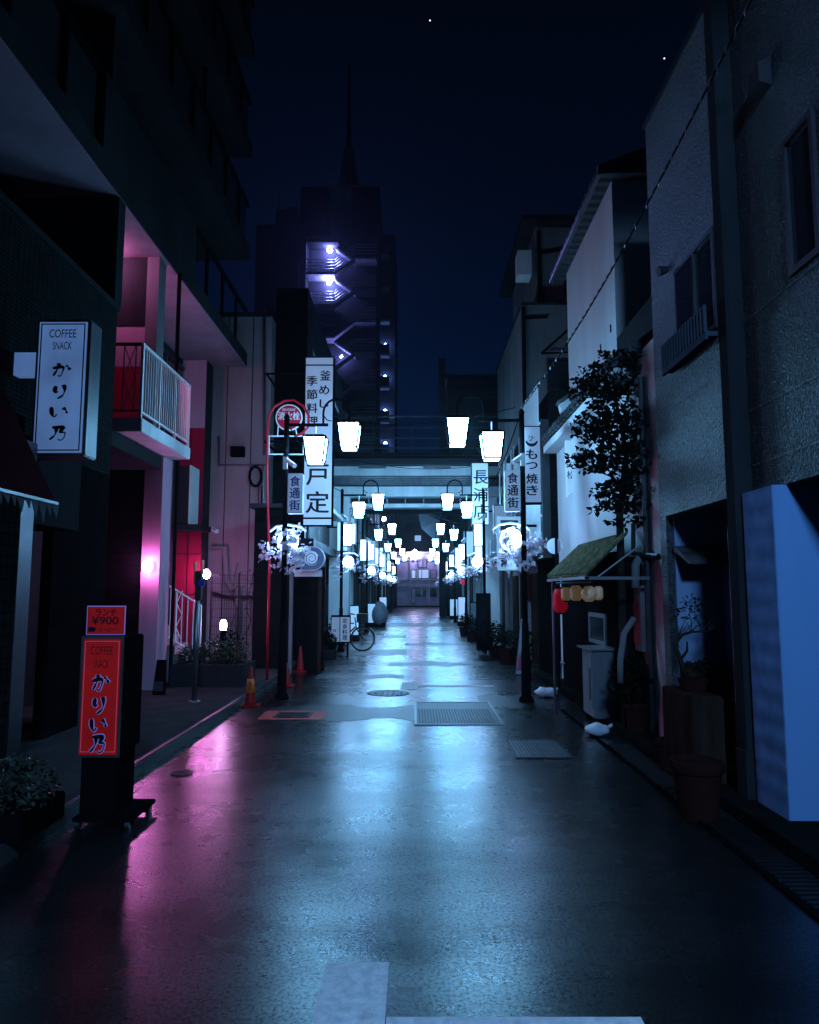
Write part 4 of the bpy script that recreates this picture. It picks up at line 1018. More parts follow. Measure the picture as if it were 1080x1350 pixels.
# ------------------------------------------------------------------ white house with low tiled eave, pale wall
hs = thing('white_house', 'white plastered house with tiled eaves beside the stucco building', 'house', (5, 11, 0))
XH = 3.0
MB().box(XH, 9, 10.35, 13.6, 4.9, 7.9).build('wall', 'plaster', hs)
MB().box(2.72, 9, 7.93, 13.55, 0, 4.55).build('lower_wall', 'plaster', hs)
rf = MB().prism([(XH - .22, 10.15, 7.88), (XH - .22, 10.15, 8.02), (4.6, 10.15, 8.75), (9, 10.15, 8.75), (9, 10.15, 7.9)], (0, 3.75, 0)).build('roof', 'rooftile', hs)
tl = MB()
for i in range(24): tl.lathe((XH - .25, 10.2 + i * .158, 7.98), [(.05, 0), (.05, .10)], 8, 'x')
tl.box(XH - .24, XH - .16, 10.15, 13.9, 7.95, 8.02).build('eave_tiles', 'rooftile', rf)
MB().box(XH - .27, XH - .21, 10.12, 13.95, 7.84, 7.90).build('gutter', 'steel', rf)
ev = MB().prism([(2.42, 8.6, 4.42), (2.42, 8.6, 4.50), (3.0, 8.6, 4.95), (3.0, 8.6, 4.56)], (0, 5.0, 0)).build('eave', 'rooftile', hs)
tl = MB()
for i in range(32): tl.lathe((2.38, 8.64 + i * .158, 4.49), [(.055, 0), (.055, .10)], 8, 'x')
tl.box(2.39, 2.46, 8.6, 13.6, 4.46, 4.53).build('eave_tiles', 'rooftile', ev)
MB().box(2.46, 2.71, 8.6, 13.5, 4.28, 4.41).build('cornice', 'plaster', ev)
MB().box(XH - .012, XH - .001, 11.2, 11.24, 5.5, 5.62).box(XH - .012, XH - .001, 10.6, 10.64, 5.6, 5.72).build('fitting', 'black', hs)
MB().box(3.0, 9, 8.5, 10.34, 4.56, 5.4).build('lean_to', 'darkconc', hs)
MB().tube([(2.68, 8.3, 0), (2.68, 8.3, 4.2)], .04).build('drainpipe', 'darkmetal', hs)
MB().tube([P(835, 690, 8.5), P(835, 730, 8.5), P(868, 733, 8.0)], .03, 6).build('conduit', 'darkmetal', hs)
MB().tube([P(838, 775, 8.4), P(838, 745, 8.4), P(843, 733, 8.4), P(850, 735, 8.4), P(853, 750, 8.4), P(853, 790, 8.4)], .05, 8).build('pipe', 'greyconc', hs, True)
MB().tube([P(836, 815, 8.4), P(823, 835, 8.35), P(818, 870, 8.3), P(818, 900, 8.3)], .035, 8).build('hose', 'greyconc', hs, True)
MB().box(2.60, 2.719, 8.35, 8.62, 1.0, 1.75).build('meter_box', 'steel', hs)
v1, v2 = P(836, 795, 8.6), P(850, 848, 8.6)
MB().box(2.585, 2.599, 8.36, 8.60, v2.z, v1.z).build('notice', 'posterred', hs)
MB().box(2.55, 2.719, 8.7, 9.35, .1, 2.1).build('shop_panel', 'slat', hs)
MB().box(2.54, 2.549, 8.75, 8.95, 1.25, 1.75).build('poster', 'poster', hs)
MB().box(2.54, 2.549, 8.9, 9.0, .95, 1.13).build('notice', 'signwhite', hs)
MB().box(2.6, 2.719, 9.4, 12.8, 0, 2.2).build('shop_front', 'slat', hs)
wn = MB().box(2.585, 2.599, 9.9, 10.7, 1.0, 1.32).build('window', 'glass', hs)
MB().box(2.57, 2.599, 9.84, 9.9, .95, 1.38).box(2.57, 2.599, 10.7, 10.76, .95, 1.38).box(2.57, 2.599, 9.9, 10.7, .95, 1.0).box(2.57, 2.599, 9.9, 10.7, 1.32, 1.38).build('frame', 'steel', wn)

# white board sign with curved cap
a, b = P(745, 545, 12.3), P(764, 655, 12.3)
t = thing('projecting_sign', 'long white sign board with a little curved eave half hidden by the dark tree', 'sign', ((a.x + b.x) / 2, 12.3, b.z))
MB().prism([(a.x, 12.3, b.z), (b.x, 12.28, b.z + .18), (b.x, 12.28, a.z + .06), (a.x - .01, 12.3, a.z)], (0, .06, 0)).build('board', 'signface', t)
MB().prism([(a.x - .06, 12.25, a.z + .02), (b.x + .02, 12.25, a.z + .2), (b.x + .02, 12.25, a.z + .36), (a.x - .09, 12.25, a.z + .16)], (0, .2, 0)).build('cap', 'plaster', t)
tl = MB()
for i in range(6): tl.lathe((a.x - .1 + i * .055, 12.32, a.z + .19 + i * .035), [(.035, -.1), (.035, .12)], 8, 'y')
tl.build('cap_tiles', 'rooftile', t)
MB().text('白', P(752, 612, 12.27), .13, .12).text('松', P(753, 626, 12.27), .15, .14).build('lettering', 'ink', t)
MB().tube([P(757, 652, 12.35), P(757, 725, 12.35)], .02, 6).build('post', 'steel', t)

# dark tree in front of the house
t = thing('tree', 'dark leafy tree leaning against the tiled eave of the white house', 'tree', (2.5, 8.9, 0))
T = lambda px, py, Y=8.9: P(px, py, Y)
tr = MB().tube([(2.52, 8.75, 0), (2.50, 8.75, 1.4), (2.52, 8.8, 2.6), T(826, 600), T(815, 540), T(800, 500)], [.055, .05, .045, .035, .02, .01], 8)
for e_ in ((775, 505), (790, 560), (785, 620), (835, 500), (860, 560), (840, 640), (820, 470), (770, 560), (795, 650), (850, 600)):
    s0 = T(822 + rnd.uniform(-6, 6), min(660, e_[1] + 30)); tr.tube([s0, (s0 + T(*e_)) / 2 + Vector((0, rnd.uniform(-.15, .15), .05)), T(*e_)], [.02, .014, .006], 6)
tr.build('trunk', 'bark', t)
lv = MB()
for (px, py, rx, rz, n) in ((776, 495, .15, .12, 120), (795, 515, .24, .22, 420), (832, 500, .32, .26, 640), (855, 545, .32, .36, 800), (815, 570, .36, .34, 900), (782, 560, .20, .22, 260), (786, 608, .26, .14, 300), (842, 615, .34, .30, 700), (810, 645, .28, .14, 300), (858, 660, .22, .14, 260), (800, 668, .18, .06, 90), (836, 668, .24, .10, 180), (764, 515, .12, .12, 70), (798, 478, .16, .09, 110), (766, 600, .14, .06, 60), (766, 560, .10, .14, 60), (840, 475, .25, .12, 260), (828, 688, .22, .06, 90), (856, 610, .2, .34, 420)):
    lv.leaves(T(px, py, 8.7 + rnd.uniform(-.3, .15)), (rx, .42, rz), int(n * .8), .085, rnd)
lv.build('crown', 'leaf', t)

# ------------------------------------------------------------------ awning stall, paper lanterns
t = thing('stall_awning', 'mossy corrugated lean to awning over the lantern hung stall', 'awning', (2.3, 9.6, 1.9))
a0, a1, b1, b0 = Vector((1.90, 8.0, 1.86)), Vector((1.90, 10.3, 1.87)), Vector((2.55, 11.1, 2.36)), Vector((2.55, 8.62, 2.36))
MB().prism([a0, a1, b1, b0], (0, 0, .025)).build('sheet', 'mossroof', t)
rr = MB()
for i in range(20):
    f = i / 19; rr.tube([a0.lerp(a1, f) + Vector((0, 0, .03)), b0.lerp(b1, f) + Vector((0, 0, .03))], .016, 5)
rr.build('ribs', 'mossroof', t)
MB().box(1.89, 1.93, 8.0, 10.3, 1.82, 1.855).box(1.89, 2.6, 8.0, 8.03, 1.815, 1.85).build('frame', 'steel', t)
MB().tube([(1.95, 10.2, 0), (1.95, 10.2, 1.84)], .018).tube([(2.02, 8.1, 1.82), (2.54, 8.1, 2.2)], .012).build('post', 'steel', t)
MB().tube([(2.05, 8.4, 1.795), (2.05, 10.4, 1.80)], .012).tube([(2.05, 8.4, 1.795), (2.05, 8.4, 1.85)], .01).tube([(2.05, 10.2, 1.795), (2.05, 10.2, 1.86)], .01).build('rail', 'darkmetal', t)
def paper_lantern(px, py, Y, r, h, mt, lab, grp):
    q = P(px, py, Y)
    t = thing('paper_lantern', lab, 'lantern', q, grp)
    n = 14; prof = []
    for i in range(n + 1):
        f = i / n; z = (f - .5) * h
        rr = r * (max(.0, 1 - (abs(2 * f - 1)) ** (2.2 if h < 2.3 * r else 5)) ** .5) * (.985 if i % 2 else 1.0)
        prof.append((max(rr, r * .45), z))
    MB().lathe(q, prof, 20).build('shade', mt, t, True)
    MB().lathe((q.x, q.y, q.z + h / 2), [(r * .5, -.004), (r * .5, .018)], 16).lathe((q.x, q.y, q.z - h / 2), [(r * .5, -.018), (r * .5, .004)], 16).build('rim', 'black', t)
    MB().tube([(q.x, q.y, q.z + h / 2), (q.x, q.y, 1.80)], .004, 4).build('cord', 'black', t)
GP = 'paper lanterns hanging under the awning'
paper_lantern(738.5, 792, 10.2, .105, .34, 'redpaper', 'long red paper lantern hanging under the mossy awning', GP)
paper_lantern(746.5, 783, 9.9, .068, .185, 'paper', 'round tan paper lantern hanging next to the red one', GP)
paper_lantern(759.5, 782, 9.5, .077, .205, 'paper', 'round tan paper lantern in the middle of the row', GP)
paper_lantern(776.5, 783, 8.9, .094, .20, 'paper', 'round tan paper lantern second from the near end of the awning', GP)
paper_lantern(789, 782, 9.2, .06, .18, 'paper', 'round tan paper lantern at the near end, tucked behind its neighbour', GP)

# appliance box, bag, stool
t = thing('outdoor_unit', 'grey enamel heater box standing under the lanterns', 'appliance', (2.45, 9.6, 0))
MB().box(2.28, 2.56, 9.35, 9.95, .08, .93).build('body', 'appliance', t, bevel=.012)
MB().box(2.22, 2.62, 9.3, 10.0, .931, .955).build('top', 'appliance', t, bevel=.006)
MB().box(2.268, 2.2795, 9.4, 9.62, .2, .88).build('panel', 'appliance', t)
MB().box(2.262, 2.2675, 9.45, 9.55, .3, .7).build('grille', 'darkmetal', t)
MB().box(2.30, 2.36, 9.4, 9.46, .0, .08).box(2.47, 2.53, 9.4, 9.46, 0, .08).box(2.30, 2.36, 9.84, 9.9, 0, .08).box(2.47, 2.53, 9.84, 9.9, 0, .08).build('foot', 'black', t)
def bag(px, py, r, lab, seed):
    q = G(px, py); rg = random.Random(seed)
    m = MB().ball((q.x, q.y, r * .52), r, 22, 14, (1.15, .8, .55))
    for i, v in enumerate(m.v):
        a = v - Vector((q.x, q.y, r * .5)); k_ = 1 + .13 * math.sin(a.x * 37 + seed) * math.cos(a.z * 41) + rg.uniform(-.045, .045)
        m.v[i] = Vector((q.x, q.y, r * .5)) + a * k_
        m.v[i].z = max(m.v[i].z, .004)
    m.prism([(q.x + r * .9, q.y, r * .8), (q.x + r * 1.3, q.y, r * 1.05), (q.x + r * 1.35, q.y, r * .8), (q.x + r * 1.0, q.y, r * .55)], (0, .02, 0))
    t = tag(m.build('plastic_bag', 'plastic', None, True), lab, 'bag', 'knotted white plastic bags')
bag(720, 919, .145, 'knotted white plastic bag beside the foot of the first right lamp', 1)
bag(788, 970, .135, 'knotted white plastic bag on the drain before the grey heater box', 5)
q = G(746, 908)
t = thing('stool', 'small metal stool beside the grey heater box', 'stool', (q.x, q.y, 0))
MB().lathe((q.x, q.y, .43), [(.13, 0), (.135, .01), (.13, .025)], 18).build('seat', 'steel', t)
for i in range(4):
    a = i * math.pi / 2 + .7; MB().tube([(q.x + .09 * math.cos(a), q.y + .09 * math.sin(a), .43), (q.x + .15 * math.cos(a), q.y + .15 * math.sin(a), 0)], .010, 6).build('leg', 'steel', t)
# mirror disc on a pole, leaning boards
q = P(731, 720, 12.4)
t = thing('traffic_mirror', 'round pale disc on a dark pole beside the awning', 'mirror', (q.x, 12.4, 0))
MB().lathe((q.x, 12.4, q.z), [(.135, 0), (.135, .02)], 28, 'y').build('disc', 'signwhite', t)
MB().tube([(q.x + .02, 12.34, 0), (q.x + .02, 12.34, q.z + .14)], .024).build('pole', 'black', t)
q = G(688, 890)
t = thing('leaning_board', 'slim pale board leaning beside the potted palm', 'board', (q.x, q.y, 0))
MB().prism([(q.x - .12, q.y, .02), (q.x + .02, q.y, .02), (q.x + .16, q.y + .1, 1.12), (q.x + .02, q.y + .1, 1.12)], (0, .03, 0)).build('board', 'cloth', t)
MB().prism([(q.x - .10, q.y - .004, .1), (q.x, q.y - .004, .1), (q.x + .05, q.y + .02, .4), (q.x - .05, q.y + .02, .4)], (0, .003, 0)).build('label_plate', 'poster', t)
q = G(638, 864)
t = thing('standing_sign', 'tall dark standing board before the second right lamp', 'sign', (q.x, q.y, 0))
MB().box(q.x - .17, q.x + .20, q.y, q.y + .3, .12, 1.62).build('board', 'slat', t, bevel=.01)
MB().box(q.x - .16, q.x - .11, q.y, q.y + .3, 0, .12).box(q.x + .12, q.x + .17, q.y, q.y + .3, 0, .12).build('foot', 'steel', t)
MB().box(q.x - .15, q.x + .18, q.y - .006, q.y - .001, .5, 1.55).build('face', 'glass', t)

# overhead cable
a, b = P(1006, -30, 4.6), Vector((1.72, 11.3, 4.6))
pts = [a.lerp(b, i / 24) - Vector((0, 0, .25 * math.sin(math.pi * i / 24))) for i in range(25)]
t = thing('overhead_cable', 'twisted cable slung from the stucco building to the first right lamp', 'cable', b)
MB().tube(pts, .009, 6).build('cable', 'black', t)
hx = MB(); hp = []
for i in range(400):
    f = i / 399; c0 = a.lerp(b, f) - Vector((0, 0, .25 * math.sin(math.pi * f))); hp.append(c0 + Vector((math.cos(i * .8) * .014, 0, math.sin(i * .8) * .014)))
hx.tube(hp, .006, 4).build('wrap', 'steel', t)

# ================================================================== BRIDGE over the street
YB, YE = 23.2, 26.4
zB = lambda py: P(560, py, YB).z
t = thing('bridge', 'concrete bridge crossing over the street behind the second pair of lamps', 'bridge', (0, 24.8, 4.5))
MB().box(-2.74, 2.74, YB, YB + .5, zB(669), zB(664)).build('lower_beam', 'paleconc', t)
MB().box(-2.74, 2.74, YB + .35, YE, zB(664) + .002, zB(655) - .002).build('deck', 'darkconc', t)
st = MB()
for i in range(10): x = -2.7 + i * .6; st.box(x, x + .03, YB + .25, YB + .349, zB(664) + .003, zB(655) - .003)
st.build('baluster', 'steel', t)
MB().box(-2.74, 2.74, YB - .1, YB + .6, zB(655), zB(642)).build('girder', 'paleconc', t)
MB().box(-2.74, 2.74, YB + .1, YB + .4, zB(642) + .002, zB(627) - .002).build('louvre', 'shutter', t)
MB().box(-2.74, 2.74, YB - .05, YB + .5, zB(627), zB(615)).build('girder', 'paleconc', t)
MB().box(-2.74, 2.74, YB - .25, YE, zB(614), zB(606)).build('deck', 'darkmetal', t)
rl = MB()
for py in (600, 590, 577, 563, 548): rl.box(-2.74, 2.74, YB + .15, YB + .19, zB(py), zB(py) + .05)
for i in range(5): x = -2.7 + i * 1.3; rl.box(x, x + .06, YB + .2, YB + .26, zB(606), zB(546))
rl.build('railing', 'darkmetal', t)
MB().box(-2.74, 2.74, YE - .3, YE - .1, zB(600), zB(575)).build('rear_panel', 'darkconc', t)
for x0_, x1_ in ((-2.74, -2.10), (2.25, 2.74)): MB().box(x0_, x1_, YB + .05, YB + .7, 0, zB(642) - .3).build('pier', 'paleconc', t)
for x0_ in (-1.8, 0.3): MB().box(x0_, x0_ + .9, YB - .07, YB - .051, zB(618), zB(611)).build('plaque', 'steel', t)

# white vertical sign before the bridge pier
Y = 21.8
a, b = P(621.5, 610, Y), P(645, 692, Y)
t = thing('vertical_sign', 'white vertical sign with two large black characters before the bridge pier', 'sign', ((a.x + b.x) / 2, Y, b.z))
MB().box(a.x, b.x, Y, Y + .25, b.z, a.z).build('case', 'darkmetal', t)
MB().box(a.x + .02, b.x - .02, Y - .01, Y - .001, b.z + .02, a.z - .02).build('face', 'signface_far', t)
l_ = MB()
for ch, py in (('長', 629), ('浦', 652), ('店', 674)): l_.text(ch, P(634, py, Y - .013), .44, .42, bold=.016)
l_.build('lettering', 'ink', t)
MB().box(b.x, b.x + .5, Y + .1, Y + .15, a.z - .5, a.z - .45).box(b.x, b.x + .5, Y + .1, Y + .15, b.z + .4, b.z + .45).build('bracket', 'black', t)
# lit window sign behind the first right globe
Y = 14.0
a, b = P(655, 681, Y), P(689, 752, Y)
t = thing('lit_shop_sign', 'white framed shop sign box behind the first right globe lamp', 'sign', ((a.x + b.x) / 2, Y, b.z))
fr = MB(); ring(fr, a.x, b.x, b.z, a.z, Y, .07); fr.build('frame', 'whitemetal', t)
MB().box(a.x, b.x, Y + .005, Y + .15, b.z, a.z).build('case', 'darkmetal', t)
MB().box(a.x + .18, b.x - .12, Y - .01, Y + .004, b.z + .02, b.z + .55).build('face', 'signface_far', t)
MB().box(b.x, 2.7, Y + .05, Y + .1, a.z - .2, a.z - .15).build('bracket', 'black', t)

# small road signs down the street
def road_sign(X, Y, z, kind, lab):
    t = thing('road_sign', lab, 'road sign', (X, Y, 0))
    MB().tube([(X, Y, 0), (X, Y, z + .2)], .03, 8).build('pole', 'whitemetal', t)
    if kind == 'round':
        MB().lathe((X, Y - .04, z), [(.19, 0), (.19, .01)], 24, 'y').build('disc', 'signblue', t)
        MB().prism([(X - .02, Y - .055, z - .12), (X + .02, Y - .055, z - .12), (X + .02, Y - .055, z + .03), (X + .07, Y - .055, z + .03), (X, Y - .055, z + .14), (X - .07, Y - .055, z + .03), (X - .02, Y - .055, z + .03)], (0, .003, 0)).build('arrow', 'signwhite', t)
    else:
        tri = lambda r: [(X - r, Y - .05, z + r * .55), (X + r, Y - .05, z + r * .55), (X, Y - .05, z - r * 1.1)]
        MB().prism([Vector(v) + Vector((0, .008, 0)) for v in tri(.25)], (0, .01, 0)).build('rim', 'signwhite', t)
        MB().prism(tri(.22), (0, .006, 0)).build('plate', 'redsign', t)
        MB().text('止まれ', (X, Y - .053, z + .045), .24, .085, bold=.02).build('lettering', 'signwhite', t)
M['redsign'] = emit('red_reflective_glow', (1, .02, .12), .35, (.7, .02, .05))  # unlit plate, its brightness put in as emission
v = P(481.5, 760, 46); road_sign(v.x, 46, v.z, 'round', 'blue round arrow road sign on the left, nearer one')
v = P(504, 765, 52); road_sign(v.x, 52, v.z, 'round', 'blue round arrow road sign on the left, farther one')
v = P(610.5, 767, 44); road_sign(v.x, 44, v.z, 'tri', 'red triangular stop sign on the right beyond the dark board')

# bicycle beside the left shop
def wheel(cx_, y, cz, r, root):
    n = 36
    w = MB().tube([(cx_ + r * math.cos(2 * math.pi * i / n), y, cz + r * math.sin(2 * math.pi * i / n)) for i in range(n + 1)], .02, 7, False).build('wheel', 'rubber', root, True)
    MB().tube([(cx_ + (r - .025) * math.cos(2 * math.pi * i / n), y, cz + (r - .025) * math.sin(2 * math.pi * i / n)) for i in range(n + 1)], .009, 5, False).build('rim', 'steel', w)
    s = MB()
    for i in range(16): a = 2 * math.pi * i / 16; s.tube([(cx_, y, cz), (cx_ + (r - .025) * math.cos(a), y, cz + (r - .025) * math.sin(a))], .0025, 3)
    s.build('spokes', 'steel', w)
q = G(478, 858.5); y = q.y; xw = q.x
t = thing('bicycle', 'parked bicycle with its front wheel pointing into the street beside the menu stand', 'bicycle', (xw, y, 0))
wheel(xw, y, .34, .33, t); wheel(xw - 1.05, y, .34, .33, t)
bb_, st_, hd = Vector((xw - .62, y, .30)), Vector((xw - .78, y, .78)), Vector((xw - .22, y, .82))
MB().tube([bb_, st_], .018).tube([st_, hd + Vector((-.02, 0, -.05))], .016).tube([bb_, hd + Vector((.02, 0, -.15))], .02).tube([bb_, (xw - 1.05, y, .34)], .012).tube([st_, (xw - 1.05, y, .34)], .010).build('frame', 'black', t)
MB().tube([hd + Vector((0, 0, .12)), hd + Vector((.04, 0, -.18)), (xw, y, .34)], .016).build('fork', 'black', t)
MB().tube([hd + Vector((-.15, -.28, .22)), hd + Vector((0, -.1, .2)), hd + Vector((0, .1, .2)), hd + Vector((-.15, .28, .22))], .012).build('handlebar', 'steel', t)
MB().ball(st_ + Vector((-.02, 0, .12)), .1, 12, 8, (1.3, .7, .4)).tube([st_, st_ + Vector((0, 0, .1))], .014).build('saddle', 'black', t)
MB().box(xw - .16, xw + .14, y - .17, y + .17, .80, 1.04).build('basket', 'darkmetal', t)

# menu stand and shop clutter on the left
Y = 18.9
a, b = P(436.5, 811, Y), P(462, 848, Y)
t = thing('menu_stand', 'pale two column menu board on a dark stand beside the bicycle', 'sign', ((a.x + b.x) / 2, Y, 0))
MB().box(a.x, b.x, Y, Y + .08, b.z, a.z).build('board', 'black', t)
MB().box(a.x + .02, (a.x + b.x) / 2 - .03, Y - .008, Y - .001, b.z + .04, a.z - .05).box((a.x + b.x) / 2 - .01, b.x - .02, Y - .008, Y - .001, b.z + .04, a.z - .05).build('face', 'signface', t)
l_ = MB().column('味処', a.x + .10, Y - .011, b.z + .40, .09, .15).column('定食料理', (a.x + b.x) / 2 + .11, Y - .011, a.z - .07, .12, .145, bold=.02); l_.build('lettering', 'ink', t)
MB().box(a.x + .05, a.x + .1, Y + .02, Y + .07, 0, b.z).box(b.x - .1, b.x - .05, Y + .02, Y + .07, 0, b.z).build('leg', 'black', t)
for px, py, s_, lab in ((420, 862, .26, 'leafy plant in a box by the dark left shop front'), (405, 880, .2, 'low plant beside the farthest traffic cone'), (432, 868, .2, 'small plant under the menu board')):
    q = G(px, py); t = thing('potted_plant', lab, 'plant', (q.x, q.y, 0), 'potted plants along the left shops')
    MB().box(q.x - .2, q.x + .2, q.y - .15, q.y + .15, 0, .22).build('planter', 'darkconc', t, bevel=.01)
    MB().leaves((q.x, q.y, .22 + s_), (.24, .2, s_), 260, .09, rnd).build('foliage', 'leaf', t)
q = G(500, 826); t = thing('covered_scooter', 'round grey covered shape standing by the left kerb beyond the bridge', 'cover', (q.x, q.y, 0))
MB().ball((q.x, q.y, .55), .55, 20, 12, (.75, 1.3, 1.15)).build('cover', 'cloth', t, True); MB().box(q.x - .3, q.x + .3, q.y - .5, q.y + .5, 0, .2).build('base', 'black', t)
for px, py, h, lab in ((668, 873, .9, 'spiky palm in a pot beside the leaning board'), (655, 868, .6, 'leafy plant in a pot behind the tall dark board'), (612, 838, .5, 'low shrub at the right kerb near the stop sign'), (622, 845, .5, 'shrub between the stop sign and the tall dark board')):
    q = G(px, py); t = thing('potted_plant', lab, 'plant', (q.x, q.y, 0), 'potted plants along the right shops')
    MB().lathe(q, [(.14, 0), (.19, .28), (.2, .3)], 16).build('pot', 'terracotta', t)
    lv = MB()
    if h > .8:
        for i in range(26):
            a_ = rnd.uniform(0, 6.28); e_ = rnd.uniform(.3, 1.2); p0 = Vector((q.x, q.y, .4)); L = rnd.uniform(.4, .7)
            d_ = Vector((math.cos(a_) * math.cos(e_), math.sin(a_) * math.cos(e_), math.sin(e_))); w_ = d_.cross(Vector((0, 0, 1))).normalized() * .022
            lv.add([p0 - w_, p0 + w_, p0 + d_ * L * .7 + w_, p0 + d_ * L + Vector((0, 0, -.1)), p0 + d_ * L * .7 - w_], [(0, 1, 2, 3, 4)])
        lv.build('foliage', 'leafpale', t)
    else: lv.leaves((q.x, q.y, .3 + h * .5), (.3, .35, h * .55), 300, .09, rnd).build('foliage', 'leaf', t)

# ================================================================== RIGHT ROW beyond the house
t = thing('dark_house', 'dark boarded house with barred balcony beyond the white house', 'building', (4, 14.8, 0))
MB().box(2.62, 9, 13.7, 16.1, 2.3, P(730, 515, 13.7).z).build('wall', 'slat', t)
MB().box(2.75, 9, 13.7, 16.1, 0, 2.299).build('shop_front', 'slat', t)
bars = MB()
for i in range(16): y = 13.75 + i * .14; bars.box(2.40, 2.425, y, y + .03, 2.3, P(700, 520, 14.5).z)
for z in (2.32, 3.1, 3.6, 4.3, 4.9): bars.box(2.426, 2.45, 13.72, 16.0, z, z + .04)
bars.build('window_bars', 'whitemetal', t)
MB().box(2.46, 2.615, 13.72, 16.0, 2.31, 5.0).build('balcony', 'darkmetal', t)
MB().prism([(2.1, 13.7, 2.25), (2.75, 13.7, 2.5), (2.75, 13.7, 2.54), (2.1, 13.7, 2.29)], (0, 2.3, 0)).build('canopy', 'darkmetal', t)

gb = thing('grey_building', 'grey concrete building with roof pipes and an overhanging top storey on the right', 'building', (4, 18, 0))
zt, zr = P(720, 402, 16.2).z, P(720, 300, 17).z
MB().box(2.52, 9, 16.2, 21.2, 2.6, zt).box(2.9, 9, 16.3, 21.2, 0, 2.599).build('wall', 'greyconc', gb)
MB().box(P(706, 350, 17).x, 9, 17, 21, zt + .05, zr).build('penthouse', 'greyconc', gb)
MB().box(P(686, 350, 17).x, 9, 16.6, 21.3, zr + .001, zr + .12).build('roof', 'darkconc', gb)
pr = MB().box(P(681, 350, 17).x, P(699, 350, 17).x, 16.75, 17.2, P(690, 368, 17).z, P(690, 336, 17).z); pr.build('eave_box', 'paleconc', gb)
MB().box(2.5, 9, 16.15, 21.25, zt + .001, zt + .05).build('coping', 'darkconc', gb)
a, b = P(723, 475, 16.2), P(750, 513, 16.2)
wn = MB().box(a.x, b.x, 16.18, 16.199, b.z, a.z).build('window', 'glass', gb)
fr = MB(); ring(fr, a.x - .05, b.x + .05, b.z - .05, a.z + .05, 16.178, .05); fr.build('frame', 'darkmetal', wn)
a, b = P(709, 330, 16.95), P(712, 395, 16.95)
MB().tube([P(710, 305, 16.95), P(712, 400, 16.95)], .045).tube([P(690, 405, 16.1), P(692, 560, 16.1)], .045).tube([P(710, 334, 16.95), P(745, 328, 16.95)], .04).tube([P(744, 334, 16.95), P(746, 390, 16.95)], .03).tube([P(688, 420, 16.1), P(722, 418, 16.1)], .03).build('pipe', 'black', gb)
MB().tube([P(714, 466, 15.9), P(757, 428, 15.9), P(757, 464, 15.9), P(714, 466, 15.9)], .03, 5).build('bracket', 'black', gb)
for yy in (16.9, 18.4, 19.8):
    wn = MB().box(2.50, 2.519, yy, yy + .9, 3.6, 5.2).build('window', 'glass', gb)
    MB().box(2.49, 2.519, yy - .06, yy - .001, 3.5, 5.3).box(2.49, 2.519, yy + .901, yy + .96, 3.5, 5.3).build('frame', 'paleconc', wn)
for yy in (16.8, 18.6, 20.1): MB().box(2.86, 2.899, yy, yy + 1.0, 0, 2.1).build('door', 'wood', gb)
MB().box(2.15, 2.9, 16.3, 21.0, 2.5, 2.58).build('canopy', 'darkmetal', gb)

def row_house(x_in, sgn, y0, y1, h, wallm, lab, seed, side):
    rg = random.Random(seed)
    t = thing('shop_building', lab, 'building', (sgn * (abs(x_in) + 2), (y0 + y1) / 2, 0))
    X = x_in; out = X + sgn * 6
    MB().box(X, out, y0, y1, 2.7, h).build('wall', wallm, t)
    MB().box(X + sgn * .3, out, y0 + .02, y1 - .02, 0, 2.699).build('shop_front', rg.choice(['slat', 'shutter', 'greytile']), t)
    MB().box(X - sgn * .06, out, y0 - .05, y1 + .05, h + .001, h + .14).build('coping', 'darkconc', t)
    MB().box(X - sgn * .55, X + sgn * .3, y0 + .2, y1 - .2, 2.55, 2.65).build('canopy', rg.choice(['darkmetal', 'canvas', 'rooftile']), t)
    yy = y0 + .7
    while yy < y1 - 1.3:
        z = 3.4
        while z + 1.2 < h:
            w_ = MB().box(X - sgn * .02, X - sgn * .001, yy, yy + 1.1, z, z + 1.2).build('window', 'glass', t)
            MB().box(X - sgn * .06, X - sgn * .001, yy - .07, yy - .001, z - .07, z + 1.27).box(X - sgn * .06, X - sgn * .001, yy + 1.101, yy + 1.17, z - .07, z + 1.27).box(X - sgn * .09, X - sgn * .001, yy - .001, yy + 1.101, z - .07, z - .001).build('frame', 'steel', w_)
            z += 2.6
        MB().box(X + sgn * .26, X + sgn * .299, yy, yy + .95, 0, 2.05).build('door', rg.choice(['wood', 'glass', 'shutter']), t)
        if rg.random() < .8: MB().box(X + sgn * .02, X + sgn * .25, yy + 1.02, yy + 1.15, 0, 2.54).build('post', rg.choice(['greyconc', 'wood', 'paleconc']), t)
        if rg.random() < .7: MB().box(X - sgn * .38, X - sgn * .01, yy + .2, yy + .9, 2.75, 3.25).build('air_conditioner', 'appliance', t)
        yy += rg.uniform(1.7, 2.3)
    for k_ in range(2): yk = rg.uniform(y0 + .3, y1 - .3); MB().tube([(X - sgn * .08, yk, 0), (X - sgn * .08, yk, h)], .045, 7).build('drainpipe', 'darkmetal', t)
spec = [(-2.9, -1, 31.5, 38, 8.5, 'greyconc', 'left'), (-2.85, -1, 38.2, 47, 7.4, 'darkconc', 'left'), (-2.75, -1, 47.2, 55.5, 9, 'greytile', 'left'), (-2.6, -1, 55.7, 66, 7, 'greyconc', 'left'),
        (2.75, 1, 21.4, 26.6, 7.0, 'darkconc', 'right'), (2.85, 1, 31.5, 39, 8, 'greyconc', 'right'), (2.85, 1, 39.2, 48, 7.2, 'darkconc', 'right'), (2.95, 1, 48.2, 57, 8.6, 'greyconc', 'right'), (3.0, 1, 57.2, 67, 7, 'darkconc', 'right')]
